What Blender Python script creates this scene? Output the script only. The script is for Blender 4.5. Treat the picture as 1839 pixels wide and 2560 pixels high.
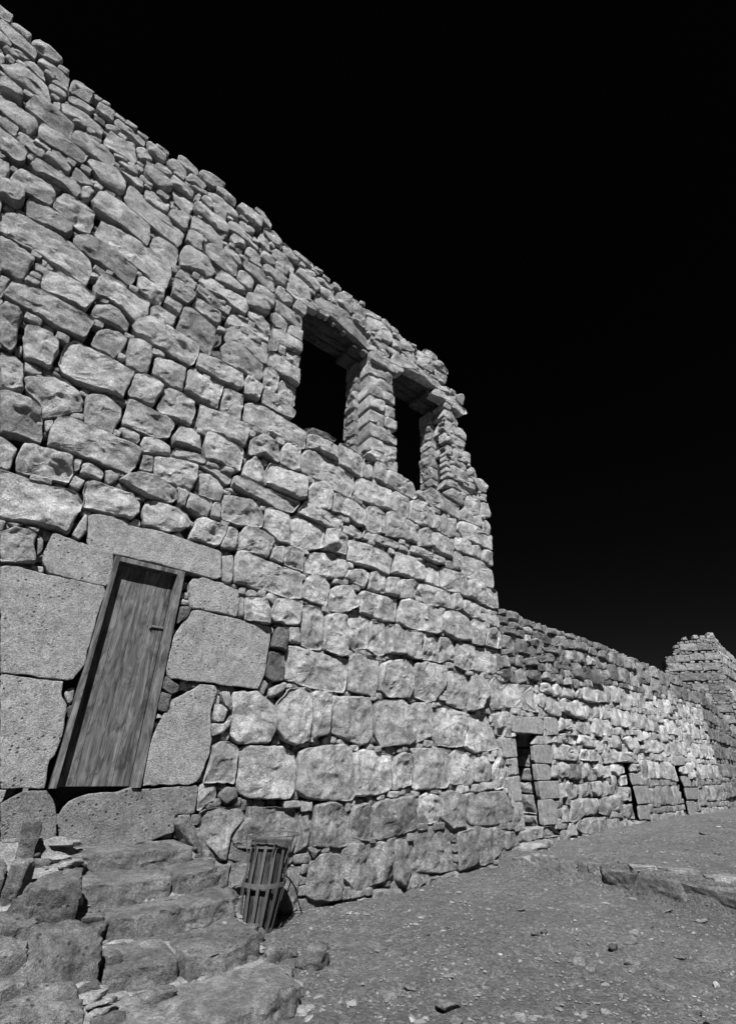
import bpy, math, random
import numpy as np
from mathutils import Matrix, Vector
for o in list(bpy.data.objects): bpy.data.objects.remove(o)
sc = bpy.context.scene
COL = sc.collection
# ---------------------------------------------------------------- camera
EYE = 1.4
cam_d = bpy.data.cameras.new('camera'); cam = bpy.data.objects.new('camera', cam_d); COL.objects.link(cam)
R3 = Matrix(((0.99990478, -0.01379959, 0.0), (-0.00656318, -0.47556157, -0.87965795), (0.01213892, 0.87957419, -0.47560686)))
cam.matrix_world = Matrix.Translation((0, 0, EYE)) @ R3.to_4x4()
cam_d.sensor_fit = 'VERTICAL'; cam_d.sensor_height = 36.0; cam_d.sensor_width = 36.0
cam_d.lens = 36.0 * 1195.0 / 2560.0
cam_d.clip_start = 0.05; cam_d.clip_end = 2000
sc.camera = cam
# ---------------------------------------------------------------- sky and sun (black and white film behind a deep red filter)
SUN_DIR = Vector((0.04, 1.31, -1.6)).normalized()       # the way the light travels
elev = math.asin(-SUN_DIR.z)
w = bpy.data.worlds.new('World'); sc.world = w; w.use_nodes = True
nt = w.node_tree; nt.nodes.clear()
sky = nt.nodes.new('ShaderNodeTexSky'); sky.sky_type = 'NISHITA'; sky.sun_disc = False
sky.sun_elevation = elev; sky.sun_rotation = math.radians(180) + math.atan2(SUN_DIR.x, SUN_DIR.y)
sky.air_density = 0.8; sky.dust_density = 0.15; sky.altitude = 500
sep = nt.nodes.new('ShaderNodeSeparateColor')
pw = nt.nodes.new('ShaderNodeMath'); pw.operation = 'POWER'; pw.inputs[1].default_value = 1.8
mth = nt.nodes.new('ShaderNodeMath'); mth.operation = 'MULTIPLY'; mth.inputs[1].default_value = 0.0187
mn = nt.nodes.new('ShaderNodeMath'); mn.operation = 'MINIMUM'; mn.inputs[1].default_value = 1.0
comb = nt.nodes.new('ShaderNodeCombineColor')
bg = nt.nodes.new('ShaderNodeBackground'); bg.inputs['Strength'].default_value = 0.05
out = nt.nodes.new('ShaderNodeOutputWorld')
nt.links.new(sky.outputs[0], sep.inputs[0]); nt.links.new(sep.outputs[0], pw.inputs[0]); nt.links.new(pw.outputs[0], mth.inputs[0]); nt.links.new(mth.outputs[0], mn.inputs[0])
for i in range(3): nt.links.new(mn.outputs[0], comb.inputs[i])
nt.links.new(comb.outputs[0], bg.inputs['Color']); nt.links.new(bg.outputs[0], out.inputs[0])
sd = bpy.data.lights.new('sun', 'SUN'); sd.energy = 5.0; sd.angle = math.radians(0.5); sd.color = (1, 1, 1)
sun = bpy.data.objects.new('sun', sd); COL.objects.link(sun); sun.location = (0, -10, 20)
sun.rotation_euler = SUN_DIR.to_track_quat('-Z', 'Y').to_euler()
sc.view_settings.view_transform = 'Standard'; sc.view_settings.look = 'None'
sc.view_settings.exposure = 1.0; sc.view_settings.gamma = 1.0; sc.view_settings.use_curve_mapping = False

# ---------------------------------------------------------------- helpers
sc.render.engine = 'CYCLES'; sc.cycles.diffuse_bounces = 1; sc.cycles.max_bounces = 4
rng = np.random.default_rng(7)
def _h(ix, iy, iz, seed):
    n = (ix * 374761393 + iy * 668265263 + iz * 2147483647 + seed * 1274126177) & 0xffffffff
    n = ((n ^ (n >> 13)) * 1274126177) & 0xffffffff
    return ((n ^ (n >> 16)) & 0xffff) / 65535.0
def vnoise(p, scale, seed=0):
    q = np.asarray(p, float) * scale + 1000.0
    i = np.floor(q).astype(np.int64); f = q - i; f = f * f * (3 - 2 * f)
    r = 0
    for dx in (0, 1):
        for dy in (0, 1):
            for dz in (0, 1):
                wgt = (f[:, 0] if dx else 1 - f[:, 0]) * (f[:, 1] if dy else 1 - f[:, 1]) * (f[:, 2] if dz else 1 - f[:, 2])
                r = r + wgt * _h(i[:, 0] + dx, i[:, 1] + dy, i[:, 2] + dz, seed)
    return r * 2 - 1
def fbm(p, scale, seed=0, oct=3):
    a = 1; s = 0
    for k in range(oct):
        s = s + a * vnoise(p, scale, seed + k * 17); a *= .5; scale *= 2.1
    return s
class Frame:
    """a vertical face: u runs along it, z up, positive y stands out of it"""
    def __init__(self, az, P0, flip=False):
        a = math.radians(az)
        self.u = np.array([math.sin(a), math.cos(a), 0.0])
        self.o = np.array([math.cos(a), -math.sin(a), 0.0]) * (-1 if flip else 1)
        self.P0 = np.array(P0, float); self.flip = flip
    def pt(self, u, z, y=0.0):
        return self.P0[None, :] + np.outer(np.atleast_1d(u), self.u) + np.outer(np.atleast_1d(y) * np.ones(len(np.atleast_1d(u))), self.o) + np.outer(np.atleast_1d(z), [0, 0, 1.0])
MAIN = Frame(52, (-0.26193548, 7.21677419, 0.0))
CORNER = MAIN.pt([3.69], [0.0])[0]
CURT = Frame(48, CORNER)
BEND = CURT.pt([11.8], [0.0])[0]
SIDE = Frame(40, BEND)

def link(name, me, parent=None):
    o = bpy.data.objects.new(name, me); COL.objects.link(o)
    if parent is not None: o.parent = parent
    return o
def empty(name, loc, label, cat, group=None):
    o = bpy.data.objects.new(name, None); COL.objects.link(o); o.location = loc
    o['label'] = label; o['category'] = cat
    if group: o['group'] = group
    o.empty_display_size = .2
    return o
def tag(o, label=None, cat=None, group=None, kind=None):
    for k, v in (('label', label), ('category', cat), ('group', group), ('kind', kind)):
        if v: o[k] = v
    return o
def mesh_from(V, F, mat, name='mesh', smooth=True):
    me = bpy.data.meshes.new(name)
    V = np.asarray(V, np.float32)
    if isinstance(F, np.ndarray):
        n = F.shape[1]
        me.vertices.add(len(V)); me.vertices.foreach_set('co', V.ravel())
        me.loops.add(F.size); me.loops.foreach_set('vertex_index', F.ravel().astype(np.int32))
        me.polygons.add(len(F)); me.polygons.foreach_set('loop_start', np.arange(0, F.size, n, dtype=np.int32))
        me.update(calc_edges=True)
    else:
        me.from_pydata(V.tolist(), [], F)
    me.polygons.foreach_set('use_smooth', [smooth] * len(me.polygons))
    if smooth and len(V) < 60000 and name not in ('ground', 'mortar'):
        me.set_sharp_from_angle(angle=math.radians(34))
    if mat: me.materials.append(mat)
    me.update()
    return me
def place(name, V, F, mat, parent, loc=None, tint=1.0, smooth=True):
    """V in world coordinates; the object sits at its own centre, under its parent (parents are never rotated)"""
    V = np.asarray(V, float)
    c = V.mean(0) if loc is None else np.array(loc, float)
    o = link(name, mesh_from(V - c, F, mat, name, smooth), parent)
    pl = np.array(parent.location) if parent is not None else np.zeros(3)
    g = parent.parent if parent is not None else None
    while g is not None: pl = pl + np.array(g.location); g = g.parent
    o.location = c - pl
    o.color = (tint, tint, tint, 1)
    return o
def chaikin(P, r=.22):
    Q = np.roll(P, -1, 0)
    return np.stack([P * (1 - r) + Q * r, P * r + Q * (1 - r)], 1).reshape(-1, 2)
def resample(P, N):
    Q = np.vstack([P, P[:1]]); d = np.linalg.norm(np.diff(Q, axis=0), axis=1); s = np.r_[0, np.cumsum(d)]
    t = np.linspace(0, s[-1], N, endpoint=False)
    return np.stack([np.interp(t, s, Q[:, 0]), np.interp(t, s, Q[:, 1])], 1)
def edge_dist(X, P):
    A = P; B = np.roll(P, -1, 0); AB = B - A
    L = (AB ** 2).sum(1) + 1e-12
    t = np.clip(((X[:, None] - A[None]) * AB[None]).sum(2) / L[None], 0, 1)
    return np.sqrt((((A[None] + t[..., None] * AB[None]) - X[:, None]) ** 2).sum(2)).min(1)
def area(P):
    x, y = P[:, 0], P[:, 1]; return .5 * np.sum(x * np.roll(y, -1) - np.roll(x, -1) * y)
_topo = {}
def topo(N, K):
    if (N, K) not in _topo:
        i = np.arange(N); j = (i + 1) % N
        qs = [np.stack([k * N + i, k * N + j, (k + 1) * N + j, (k + 1) * N + i], 1) for k in range(K - 1)]
        Q = np.vstack(qs)
        c = K * N
        T = np.stack([(K - 1) * N + i, (K - 1) * N + j, np.full(N, c)], 1)
        _topo[(N, K)] = np.vstack([Q[:, [0, 1, 2]], Q[:, [0, 2, 3]], T])
    return _topo[(N, K)]
def stone_geo(P, fr, seed, depth=.25, bulge=.05, gap=.006, front=0.0, rough=1.0, res=1.0, chip=1.0, warp=None):
    """one dressed or quarried block: outline P (u, z) on the face fr -> world vertices, triangles"""
    r = np.random.default_rng(seed)
    P = np.asarray(P, float)
    if area(P) < 0: P = P[::-1]
    c = P.mean(0)
    per = np.linalg.norm(np.roll(P, -1, 0) - P, axis=1).sum()
    A = abs(area(P)); size = math.sqrt(A)
    P = chaikin(P, .035 if rough else .03)
    N = int(np.clip(per / .036 * res, 14, 72 if rough else 60))
    O = resample(P, N)
    wob = (fbm(np.c_[O, np.full(N, seed * 3.7)], 16.0, 3, 3) - .35) * .011 * min(1, size / .2)
    dn = O - c; dn /= np.linalg.norm(dn, axis=1)[:, None] + 1e-9
    O = O + dn * (wob - gap)[:, None]
    big = size > .16
    if res < .8: S = [1.0, 1.0, .95, .76, .42]
    elif size > .30: S = [1.0, 1.0, .985, .96, .92, .86, .79, .71, .62, .53, .43, .33, .22, .11]
    elif big: S = [1.0, 1.0, .98, .94, .87, .78, .66, .52, .36, .18]
    else: S = [1.0, 1.0, .96, .86, .68, .42]
    K = len(S)
    rr = min(.015, .085 * size) * (r.uniform(.6, 1.8) if rough else .8)
    planes = [(r.uniform(-.42, .42), r.uniform(-.42, .50), r.uniform(.1, 1.0)) for _ in range(8)]
    V = []
    for k, s in enumerate(S + [0]):
        X = c + (O - c) * s if s else c[None]
        if k == 0:
            X = c + (O - c) * .93; y = np.full(N, -depth)
        else:
            d = edge_dist(X, O)
            t = np.clip(d / rr, 0, 1); prof = np.sqrt(np.clip(1 - (1 - t) ** 2, 0, 1))
            y = front + (prof - 1) * rr * 1.1
            if rough:
                q = (X - c) / max(size, .05)
                hs = np.stack([c0 * bulge + (q[:, 0] * a + q[:, 1] * b) * size * .75 * chip * min(1, .35 / size) for a, b, c0 in planes], 0)
                h = np.minimum.reduce(hs[:4]); h2 = np.minimum.reduce(hs[4:]); h = np.maximum(h, h2 - .3 * bulge)
                h = np.clip(h, -bulge * 1.6, bulge * 1.0)
                y = y + h * np.clip(d / (rr * .8), 0, 1)
                n3 = np.c_[X, np.full(len(X), seed * 1.3)]
                ridg = 1 - 2 * np.abs(fbm(n3, 5.5, 11, 3))
                y = y + (fbm(n3, 5.5, 5, 4) * .010 + ridg * .0055 + np.tanh(12 * (fbm(n3, 2.6, 23, 2) - .15)) * .006 + np.tanh(12 * (fbm(n3, 6.5, 31, 3) + .1)) * .0045) * rough * min(1.4, size / .22) * np.clip(d / .02, 0.2, 1)
            else:
                n3 = np.c_[X, np.full(len(X), seed * 1.3)]
                y = y + fbm(n3, 4.0, 5, 2) * .006
        V.append(fr.pt(X[:, 0], X[:, 1], y))
    V = np.vstack(V)
    F = topo(N, K)
    if getattr(fr, 'flip', False): F = F[:, ::-1]
    return V, F
def raster_mark(mask, P, u0, z0, h, val=True):
    P = np.asarray(P)
    i0 = max(0, int((P[:, 0].min() - u0) / h)); i1 = min(mask.shape[1], int((P[:, 0].max() - u0) / h) + 2)
    j0 = max(0, int((P[:, 1].min() - z0) / h)); j1 = min(mask.shape[0], int((P[:, 1].max() - z0) / h) + 2)
    if i1 <= i0 or j1 <= j0: return
    X, Z = np.meshgrid(u0 + (np.arange(i0, i1) + .5) * h, z0 + (np.arange(j0, j1) + .5) * h)
    ins = np.zeros(X.shape, bool)
    n = len(P)
    for k in range(n):
        x1, y1 = P[k]; x2, y2 = P[(k + 1) % n]
        if y1 == y2: continue
        c = ((y1 > Z) != (y2 > Z)) & (X < (x2 - x1) * (Z - y1) / (y2 - y1) + x1)
        ins ^= c
    mask[j0:j1, i0:i1][ins] = val
def fill_rects(free, u0, z0, h, sizes, seed, maxgrow=1.5, course=None):
    """pack irregular blocks course by course into what the free mask leaves open"""
    r = random.Random(seed); out = []
    H, Wd = free.shape
    for (sw, sh) in sizes:
        cw, ch = max(1, int(round(sw / h))), max(1, int(round(sh / h)))
        step = max(1, ch)
        j = 0
        while j + ch <= H:
            jj = j
            I = np.zeros(Wd + 1, int); colfree = free[jj:jj + ch].all(0); I[1:] = np.cumsum(colfree)
            i = 0
            while i + cw <= Wd:
                if not free[jj:jj + ch, i:i + cw].all():
                    i += 1 if sw < .3 else 2
                    continue
                a, b, c, d = i, i + int(cw * r.uniform(1.0, 1.0 + .5 * r.random())), jj, jj + ch
                b = min(b, Wd)
                while b > i + cw and not free[c:d, a:b].all(): b -= 1
                for _ in range(int(ch * (maxgrow - 1)) + 1):
                    if d < H and free[d:d + 1, a:b].all() and d - c < ch * maxgrow: d += 1
                    if c > 0 and free[c - 1:c, a:b].all() and d - c < ch * maxgrow: c -= 1
                for _ in range(int(cw * .5) + 1):
                    if b < Wd and free[c:d, b:b + 1].all() and b - a < cw * 1.9: b += 1
                    if a > 0 and free[c:d, a - 1:a].all() and b - a < cw * 1.9: a -= 1
                free[c:d, a:b] = False
                x0, x1, y0, y1 = u0 + a * h, u0 + b * h, z0 + c * h, z0 + d * h
                wx, wy = (x1 - x0), (y1 - y0); jx, jy = wx * .07, wy * .10
                g = lambda v: r.uniform(-v, v * .3)
                P = [(x0 - g(jx), y0 - g(jy)), ((x0 + x1) / 2 + g(jx) * 2, y0 + r.uniform(-.4, .5) * jy), (x1 + g(jx), y0 - g(jy)), (x1 + g(jx) * .6, (y0 + y1) / 2),
                     (x1 + g(jx), y1 + g(jy)), ((x0 + x1) / 2 + g(jx) * 2, y1 - r.uniform(-.4, .8) * jy), (x0 - g(jx), y1 + g(jy)), (x0 - g(jx) * .6, (y0 + y1) / 2)]
                out.append(np.array(P))
                i = b
            j += step
    return out
def core_mesh(mask, u0, z0, h, fr, y0, y1):
    """rubble core of a wall from a cell mask: a closed slab between depths y0 (front) and y1 (back)"""
    vid = {}; V = []; F = []
    def v(i, j, s):
        k = (i, j, s)
        if k not in vid:
            vid[k] = len(V); V.append((u0 + i * h, z0 + j * h, y0 if s == 0 else y1))
        return vid[k]
    H, Wd = mask.shape
    for j in range(H):
        for i in range(Wd):
            if not mask[j, i]: continue
            F.append((v(i, j, 0), v(i + 1, j, 0), v(i + 1, j + 1, 0), v(i, j + 1, 0)))
            F.append((v(i, j, 1), v(i, j + 1, 1), v(i + 1, j + 1, 1), v(i + 1, j, 1)))
            if i == 0 or not mask[j, i - 1]: F.append((v(i, j, 1), v(i, j, 0), v(i, j + 1, 0), v(i, j + 1, 1)))
            if i == Wd - 1 or not mask[j, i + 1]: F.append((v(i + 1, j, 0), v(i + 1, j, 1), v(i + 1, j + 1, 1), v(i + 1, j + 1, 0)))
            if j == 0 or not mask[j - 1, i]: F.append((v(i, j, 0), v(i, j, 1), v(i + 1, j, 1), v(i + 1, j, 0)))
            if j == H - 1 or not mask[j + 1, i]: F.append((v(i, j + 1, 0), v(i + 1, j + 1, 0), v(i + 1, j + 1, 1), v(i, j + 1, 1)))
    V = np.array(V); 
    return fr.pt(V[:, 0], V[:, 1], V[:, 2]), F

# ---------------------------------------------------------------- materials
class NB:
    def __init__(s, name):
        s.m = bpy.data.materials.new(name); s.m.use_nodes = True; s.t = s.m.node_tree; s.t.nodes.clear()
        s.out = s.t.nodes.new('ShaderNodeOutputMaterial'); s.b = s.t.nodes.new('ShaderNodeBsdfPrincipled')
        s.t.links.new(s.b.outputs[0], s.out.inputs[0]); s.tc = s.t.nodes.new('ShaderNodeTexCoord')
    def n(s, typ, **kw):
        x = s.t.nodes.new(typ)
        for k, v in kw.items(): setattr(x, k, v)
        return x
    def l(s, a, b): s.t.links.new(a, b)
    def val(s, x, inp):
        if hasattr(x, 'is_output') or hasattr(x, 'links'): s.l(x, inp)
        else: inp.default_value = x
    def math(s, op, a, b=None, c=None, clamp=False):
        x = s.n('ShaderNodeMath', operation=op); x.use_clamp = clamp
        s.val(a, x.inputs[0])
        if b is not None: s.val(b, x.inputs[1])
        if c is not None: s.val(c, x.inputs[2])
        return x.outputs[0]
    def vadd(s, a, b):
        x = s.n('ShaderNodeVectorMath', operation='ADD'); s.l(a, x.inputs[0]); s.l(b, x.inputs[1]); return x.outputs[0]
    def noise(s, vec, scale, detail=4, rough=.55, dist=0.0):
        x = s.n('ShaderNodeTexNoise'); x.inputs['Scale'].default_value = scale; x.inputs['Detail'].default_value = detail
        x.inputs['Roughness'].default_value = rough; x.inputs['Distortion'].default_value = dist; s.l(vec, x.inputs['Vector']); return x.outputs[0]
    def vor(s, vec, scale, feature='F1', rnd=1.0):
        x = s.n('ShaderNodeTexVoronoi', feature=feature); x.inputs['Scale'].default_value = scale; x.inputs['Randomness'].default_value = rnd
        s.l(vec, x.inputs['Vector']); return x
    def ramp(s, f, lo, hi, a=0.0, b=1.0):
        x = s.n('ShaderNodeMapRange'); x.inputs['From Min'].default_value = lo; x.inputs['From Max'].default_value = hi
        x.inputs['To Min'].default_value = a; x.inputs['To Max'].default_value = b; s.l(f, x.inputs['Value']); return x.outputs[0]
    def grey(s, f):
        x = s.n('ShaderNodeCombineColor')
        for i in range(3): s.l(f, x.inputs[i])
        s.l(x.outputs[0], s.b.inputs['Base Color'])
    def bump(s, h, dist, strength=1.0, prev=None):
        x = s.n('ShaderNodeBump'); x.inputs['Distance'].default_value = dist; x.inputs['Strength'].default_value = strength
        s.l(h, x.inputs['Height'])
        if prev is not None: s.l(prev, x.inputs['Normal'])
        return x.outputs[0]

def stone_material(name, base, pits=0.0, coarse=1.0, patch=.35, spread=.14, fine=1.0, streak=0.0, world=False, rough=1):
    m = NB(name); oi = m.n('ShaderNodeObjectInfo')
    v = m.tc.outputs['Object']
    if not world:
        off = m.n('ShaderNodeVectorMath', operation='SCALE'); cx = m.n('ShaderNodeCombineXYZ')
        for i in range(3): m.l(oi.outputs['Random'], cx.inputs[i])
        m.l(cx.outputs[0], off.inputs[0]); off.inputs['Scale'].default_value = 37.0
        v = m.vadd(v, off.outputs[0])
    big = m.noise(v, 3.2, 5, .6, .6); mid = m.noise(v, 11, 6, .65, .3); fn = m.noise(v, 55, 5, .7); gr = m.noise(v, 190, 2, .6)
    f = m.ramp(big, .42, .62, 1 - patch * .75, 1.0 + patch * .1)
    f = m.math('MULTIPLY', f, m.ramp(mid, .34, .66, .70, 1.20))
    f = m.math('MULTIPLY', f, m.ramp(fn, .32, .68, .60, 1.36))
    f = m.math('MULTIPLY', f, m.ramp(gr, .3, .7, .66, 1.32))
    if streak:
        mp = m.n('ShaderNodeMapping'); mp.inputs['Scale'].default_value = (9, 9, 1.2); m.l(v, mp.inputs['Vector'])
        f = m.math('MULTIPLY', f, m.ramp(m.noise(mp.outputs[0], 2.0, 4, .6), .35, .65, 1 - streak, 1 + streak * .5))
    f = m.math('MULTIPLY', f, m.ramp(oi.outputs['Random'], 0, 1, 1 - spread, 1 + spread))
    sepc = m.n('ShaderNodeSeparateColor'); m.l(oi.outputs['Color'], sepc.inputs[0])
    f = m.math('MULTIPLY', f, sepc.outputs[0])
    # chalky light specks of lichen and dark basalt spots
    sp = m.vor(v, 26.0); spm = m.math('MULTIPLY', m.ramp(sp.outputs['Distance'], .16, .05), m.ramp(m.noise(v, 6, 2), .52, .62), clamp=True)
    f = m.math('MULTIPLY', f, m.ramp(spm, 0, 1, 1, .62))
    f = m.math('MULTIPLY', f, base)
    dvn = m.n('ShaderNodeTexNoise'); dvn.inputs['Scale'].default_value = 7.0; dvn.inputs['Detail'].default_value = 3; m.l(v, dvn.inputs['Vector'])
    dsc = m.n('ShaderNodeVectorMath', operation='SCALE'); m.l(dvn.outputs['Color'], dsc.inputs[0]); dsc.inputs['Scale'].default_value = .30
    vd = m.vadd(v, dsc.outputs[0])
    fl1 = m.math('POWER', m.vor(vd, 5.0).outputs['Distance'], 2.0); fl2 = m.math('POWER', m.vor(vd, 13.0).outputs['Distance'], 2.0)
    b = m.bump(m.noise(v, 13, 6, .66, .5), .030 * coarse, 1.0)
    if rough:
        b = m.bump(fl1, .026 * coarse, .9, b); b = m.bump(fl2, .015 * coarse, 1.0, b)
    cr = m.n('ShaderNodeTexVoronoi', feature='DISTANCE_TO_EDGE'); cr.inputs['Scale'].default_value = 4.2; m.l(vd, cr.inputs['Vector'])
    crk = m.math('MULTIPLY', m.ramp(cr.outputs['Distance'], .0, .022, 1, 0), m.ramp(m.noise(v, 2.3, 2), .55, .62), clamp=True)
    b = m.bump(m.math('MULTIPLY', crk, -1.0), .022, 1.0, b)
    f = m.math('MULTIPLY', f, m.ramp(crk, 0, 1, 1, .85))
    b = m.bump(m.noise(v, 30, 5, .78, .2), .034 * fine, 1.0, b)
    b = m.bump(fn, .026 * fine, 1.0, b)
    b = m.bump(gr, .0060 * fine, 1.0, b)
    if pits:
        pv = m.vor(v, 24.0)
        sel = m.n('ShaderNodeSeparateColor'); m.l(pv.outputs['Color'], sel.inputs[0])
        hole = m.math('MULTIPLY', m.ramp(pv.outputs['Distance'], .34, .16), m.math('MULTIPLY', m.ramp(sel.outputs[0], .62, .72), m.ramp(m.noise(v, 1.7, 3), .42, .58), clamp=True), clamp=True)
        pv2 = m.vor(v, 80.0); hole2 = m.ramp(pv2.outputs['Distance'], .42, .15)
        hh = m.math('MULTIPLY', m.math('ADD', hole, m.math('MULTIPLY', hole2, .28)), -1.0)
        b = m.bump(hh, .020 * pits, 1.0, b)
        f = m.math('MULTIPLY', f, m.ramp(hole, 0, 1, 1, .38))
    m.grey(f); m.l(b, m.b.inputs['Normal']); m.b.inputs['Roughness'].default_value = .92
    m.b.inputs['Specular IOR Level'].default_value = .18
    return m.m
ALB = .50
M_ROUGH = stone_material('quarried_stone', ALB * 1.04, 0, 1.0, .46, .13)
M_SMOOTH = stone_material('dressed_basalt', ALB * .80, 1.2, .6, .10, .04, 1.0, rough=0)
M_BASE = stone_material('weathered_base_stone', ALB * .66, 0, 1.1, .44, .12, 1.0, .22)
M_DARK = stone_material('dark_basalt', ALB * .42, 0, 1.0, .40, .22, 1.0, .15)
M_CHINK = stone_material('rubble_chinking', ALB * .55, 0, 1.0, .5, 0, 1.0, world=True)
M_STEP = stone_material('worn_step_stone', .27, .35, 1.2, .50, .18, 1.1, streak=.16)
M_CORE = stone_material('wall_core_rubble', .07, 0, 2.0, .5, 0, 1.0, world=True)  # near-black rubble: the shade of open joints is put into its colour
M_MORTAR = stone_material('lime_mortar', .42, 0, 1.0, .22, 0, 1.3, world=True)

M_MORTARD = stone_material('grimy_mortar', .30, 0, 1.0, .4, 0, 1.3, world=True)
def ground_material():
    m = NB('gravelly_ground'); v = m.tc.outputs['Object']
    f = m.ramp(m.noise(v, .55, 5, .6, .5), .35, .68, .84, 1.14)
    f = m.math('MULTIPLY', f, m.ramp(m.noise(v, 3.0, 5, .65, .6), .3, .7, .84, 1.16))
    f = m.math('MULTIPLY', f, m.ramp(m.noise(v, 26, 5, .75), .35, .65, .72, 1.28))
    g = m.noise(v, 120, 3, .7); f = m.math('MULTIPLY', f, m.ramp(g, .3, .7, .62, 1.36))
    pv = m.vor(v, 44.0); sc_ = m.n('ShaderNodeSeparateColor'); m.l(pv.outputs['Color'], sc_.inputs[0])
    f = m.math('MULTIPLY', f, m.ramp(sc_.outputs[0], 0, 1, .70, 1.30))
    white = m.math('MULTIPLY', m.ramp(sc_.outputs[1], .985, .995), m.ramp(pv.outputs['Distance'], .42, .30), clamp=True)
    f = m.math('MULTIPLY', f, .132)
    f = m.math('ADD', f, m.math('MULTIPLY', white, .10))
    b = m.bump(m.noise(v, 8, 6, .72), .07, 1.0); b = m.bump(m.noise(v, 36, 5, .78), .034, 1.0, b)
    b = m.bump(m.ramp(pv.outputs['Distance'], .0, .6, 1, 0), .006, .8, b); b = m.bump(g, .007, 1.0, b)
    m.grey(f); m.l(b, m.b.inputs['Normal']); m.b.inputs['Roughness'].default_value = .95; m.b.inputs['Specular IOR Level'].default_value = .12
    return m.m
M_GROUND = ground_material()
def pebble_material():
    m = NB('loose_gravel'); v = m.tc.outputs['Object']
    pv = m.vor(v, 14.0); s_ = m.n('ShaderNodeSeparateColor'); m.l(pv.outputs['Color'], s_.inputs[0])
    f = m.ramp(s_.outputs[0], .0, 1.0, .085, .165)
    f = m.math('ADD', f, m.ramp(s_.outputs[1], .96, .98, 0, .16))
    f = m.math('MULTIPLY', f, m.ramp(m.noise(v, 90, 3), .3, .7, .8, 1.2))
    m.grey(f); m.l(m.bump(m.noise(v, 80, 3), .004, .8), m.b.inputs['Normal']); m.b.inputs['Roughness'].default_value = .95
    return m.m
M_PEB = pebble_material()
def wood_material():
    m = NB('weathered_door_wood'); oi = m.n('ShaderNodeObjectInfo'); v = m.tc.outputs['Object']
    off = m.n('ShaderNodeVectorMath', operation='SCALE'); cx = m.n('ShaderNodeCombineXYZ')
    for i in range(3): m.l(oi.outputs['Random'], cx.inputs[i])
    m.l(cx.outputs[0], off.inputs[0]); off.inputs['Scale'].default_value = 19.0
    v = m.vadd(v, off.outputs[0])
    mp = m.n('ShaderNodeMapping'); mp.inputs['Scale'].default_value = (14, 14, .9); m.l(v, mp.inputs['Vector'])
    mp2 = m.n('ShaderNodeMapping'); mp2.inputs['Scale'].default_value = (110, 110, 3.5); m.l(v, mp2.inputs['Vector'])
    mp3 = m.n('ShaderNodeMapping'); mp3.inputs['Scale'].default_value = (11, 11, 3.2); m.l(v, mp3.inputs['Vector'])
    a = m.noise(mp.outputs[0], 1.0, 6, .6, 1.2); b_ = m.noise(mp2.outputs[0], 1.0, 4, .6, .3); c = m.noise(mp3.outputs[0], 1.0, 4, .7, 1.0)
    f = m.ramp(a, .36, .64, .6, 1.35); f = m.math('MULTIPLY', f, m.ramp(b_, .3, .7, .72, 1.25)); f = m.math('MULTIPLY', f, m.ramp(c, .38, .62, .45, 1.6))
    sepc = m.n('ShaderNodeSeparateColor'); m.l(oi.outputs['Color'], sepc.inputs[0])
    f = m.math('MULTIPLY', m.math('MULTIPLY', f, .080), sepc.outputs[0])
    m.grey(f); b = m.bump(b_, .004, .7); b = m.bump(a, .006, .5, b); m.l(b, m.b.inputs['Normal'])
    m.b.inputs['Roughness'].default_value = .7; m.b.inputs['Specular IOR Level'].default_value = .25
    return m.m
M_WOOD = wood_material()
def metal_material(name, base, rough=.55):
    m = NB(name); v = m.tc.outputs['Object']
    f = m.ramp(m.noise(v, 18, 5, .7), .3, .7, base * .75, base * 1.25); f = m.math('MULTIPLY', f, m.ramp(m.noise(v, 120, 3), .3, .7, .8, 1.2))
    m.grey(f); m.l(m.bump(m.noise(v, 90, 3), .002, .5), m.b.inputs['Normal']); m.b.inputs['Roughness'].default_value = rough
    m.b.inputs['Specular IOR Level'].default_value = .4
    return m.m
M_IRON = metal_material('painted_iron', .075)
M_LATCH = metal_material('door_latch_iron', .10)

# ---------------------------------------------------------------- terrain
U, Nn = MAIN.u, -MAIN.o
def uw(x, y):
    dx = x - MAIN.P0[0]; dy = y - MAIN.P0[1]
    return dx * MAIN.u[0] + dy * MAIN.u[1], dx * MAIN.o[0] + dy * MAIN.o[1]
def sstep(a, b, x):
    t = np.clip((x - a) / (b - a), 0, 1); return t * t * (3 - 2 * t)
def terrain(x, y):
    x = np.asarray(x, float); y = np.asarray(y, float)
    u, wv = uw(x, y)
    edge = np.interp(wv, [-1, .3, .9, 1.5, 2.1, 2.8, 3.3, 6], [2.95, 2.95, 3.12, 3.3, 3.2, 3.15, 3.25, 3.7])
    near = sstep(2.2, -.4, wv) * sstep(.4, 2.9, u) * .12
    up = sstep(edge - .06, edge + .10, u)
    far = .30 + .14 * sstep(3.2, 9.0, u) + .10 * sstep(9, 20, u)
    z = near * (1 - up) + far * up
    p = np.stack([x.ravel(), y.ravel(), np.zeros(x.size)], 1)
    fade = np.clip(1 - np.hypot(x, y) / 60, .1, 1)
    z = z + (fbm(p, .6, 40, 3).reshape(x.shape) * .022 + fbm(p, 4.0, 41, 3).reshape(x.shape) * .013) * fade
    return z
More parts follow.
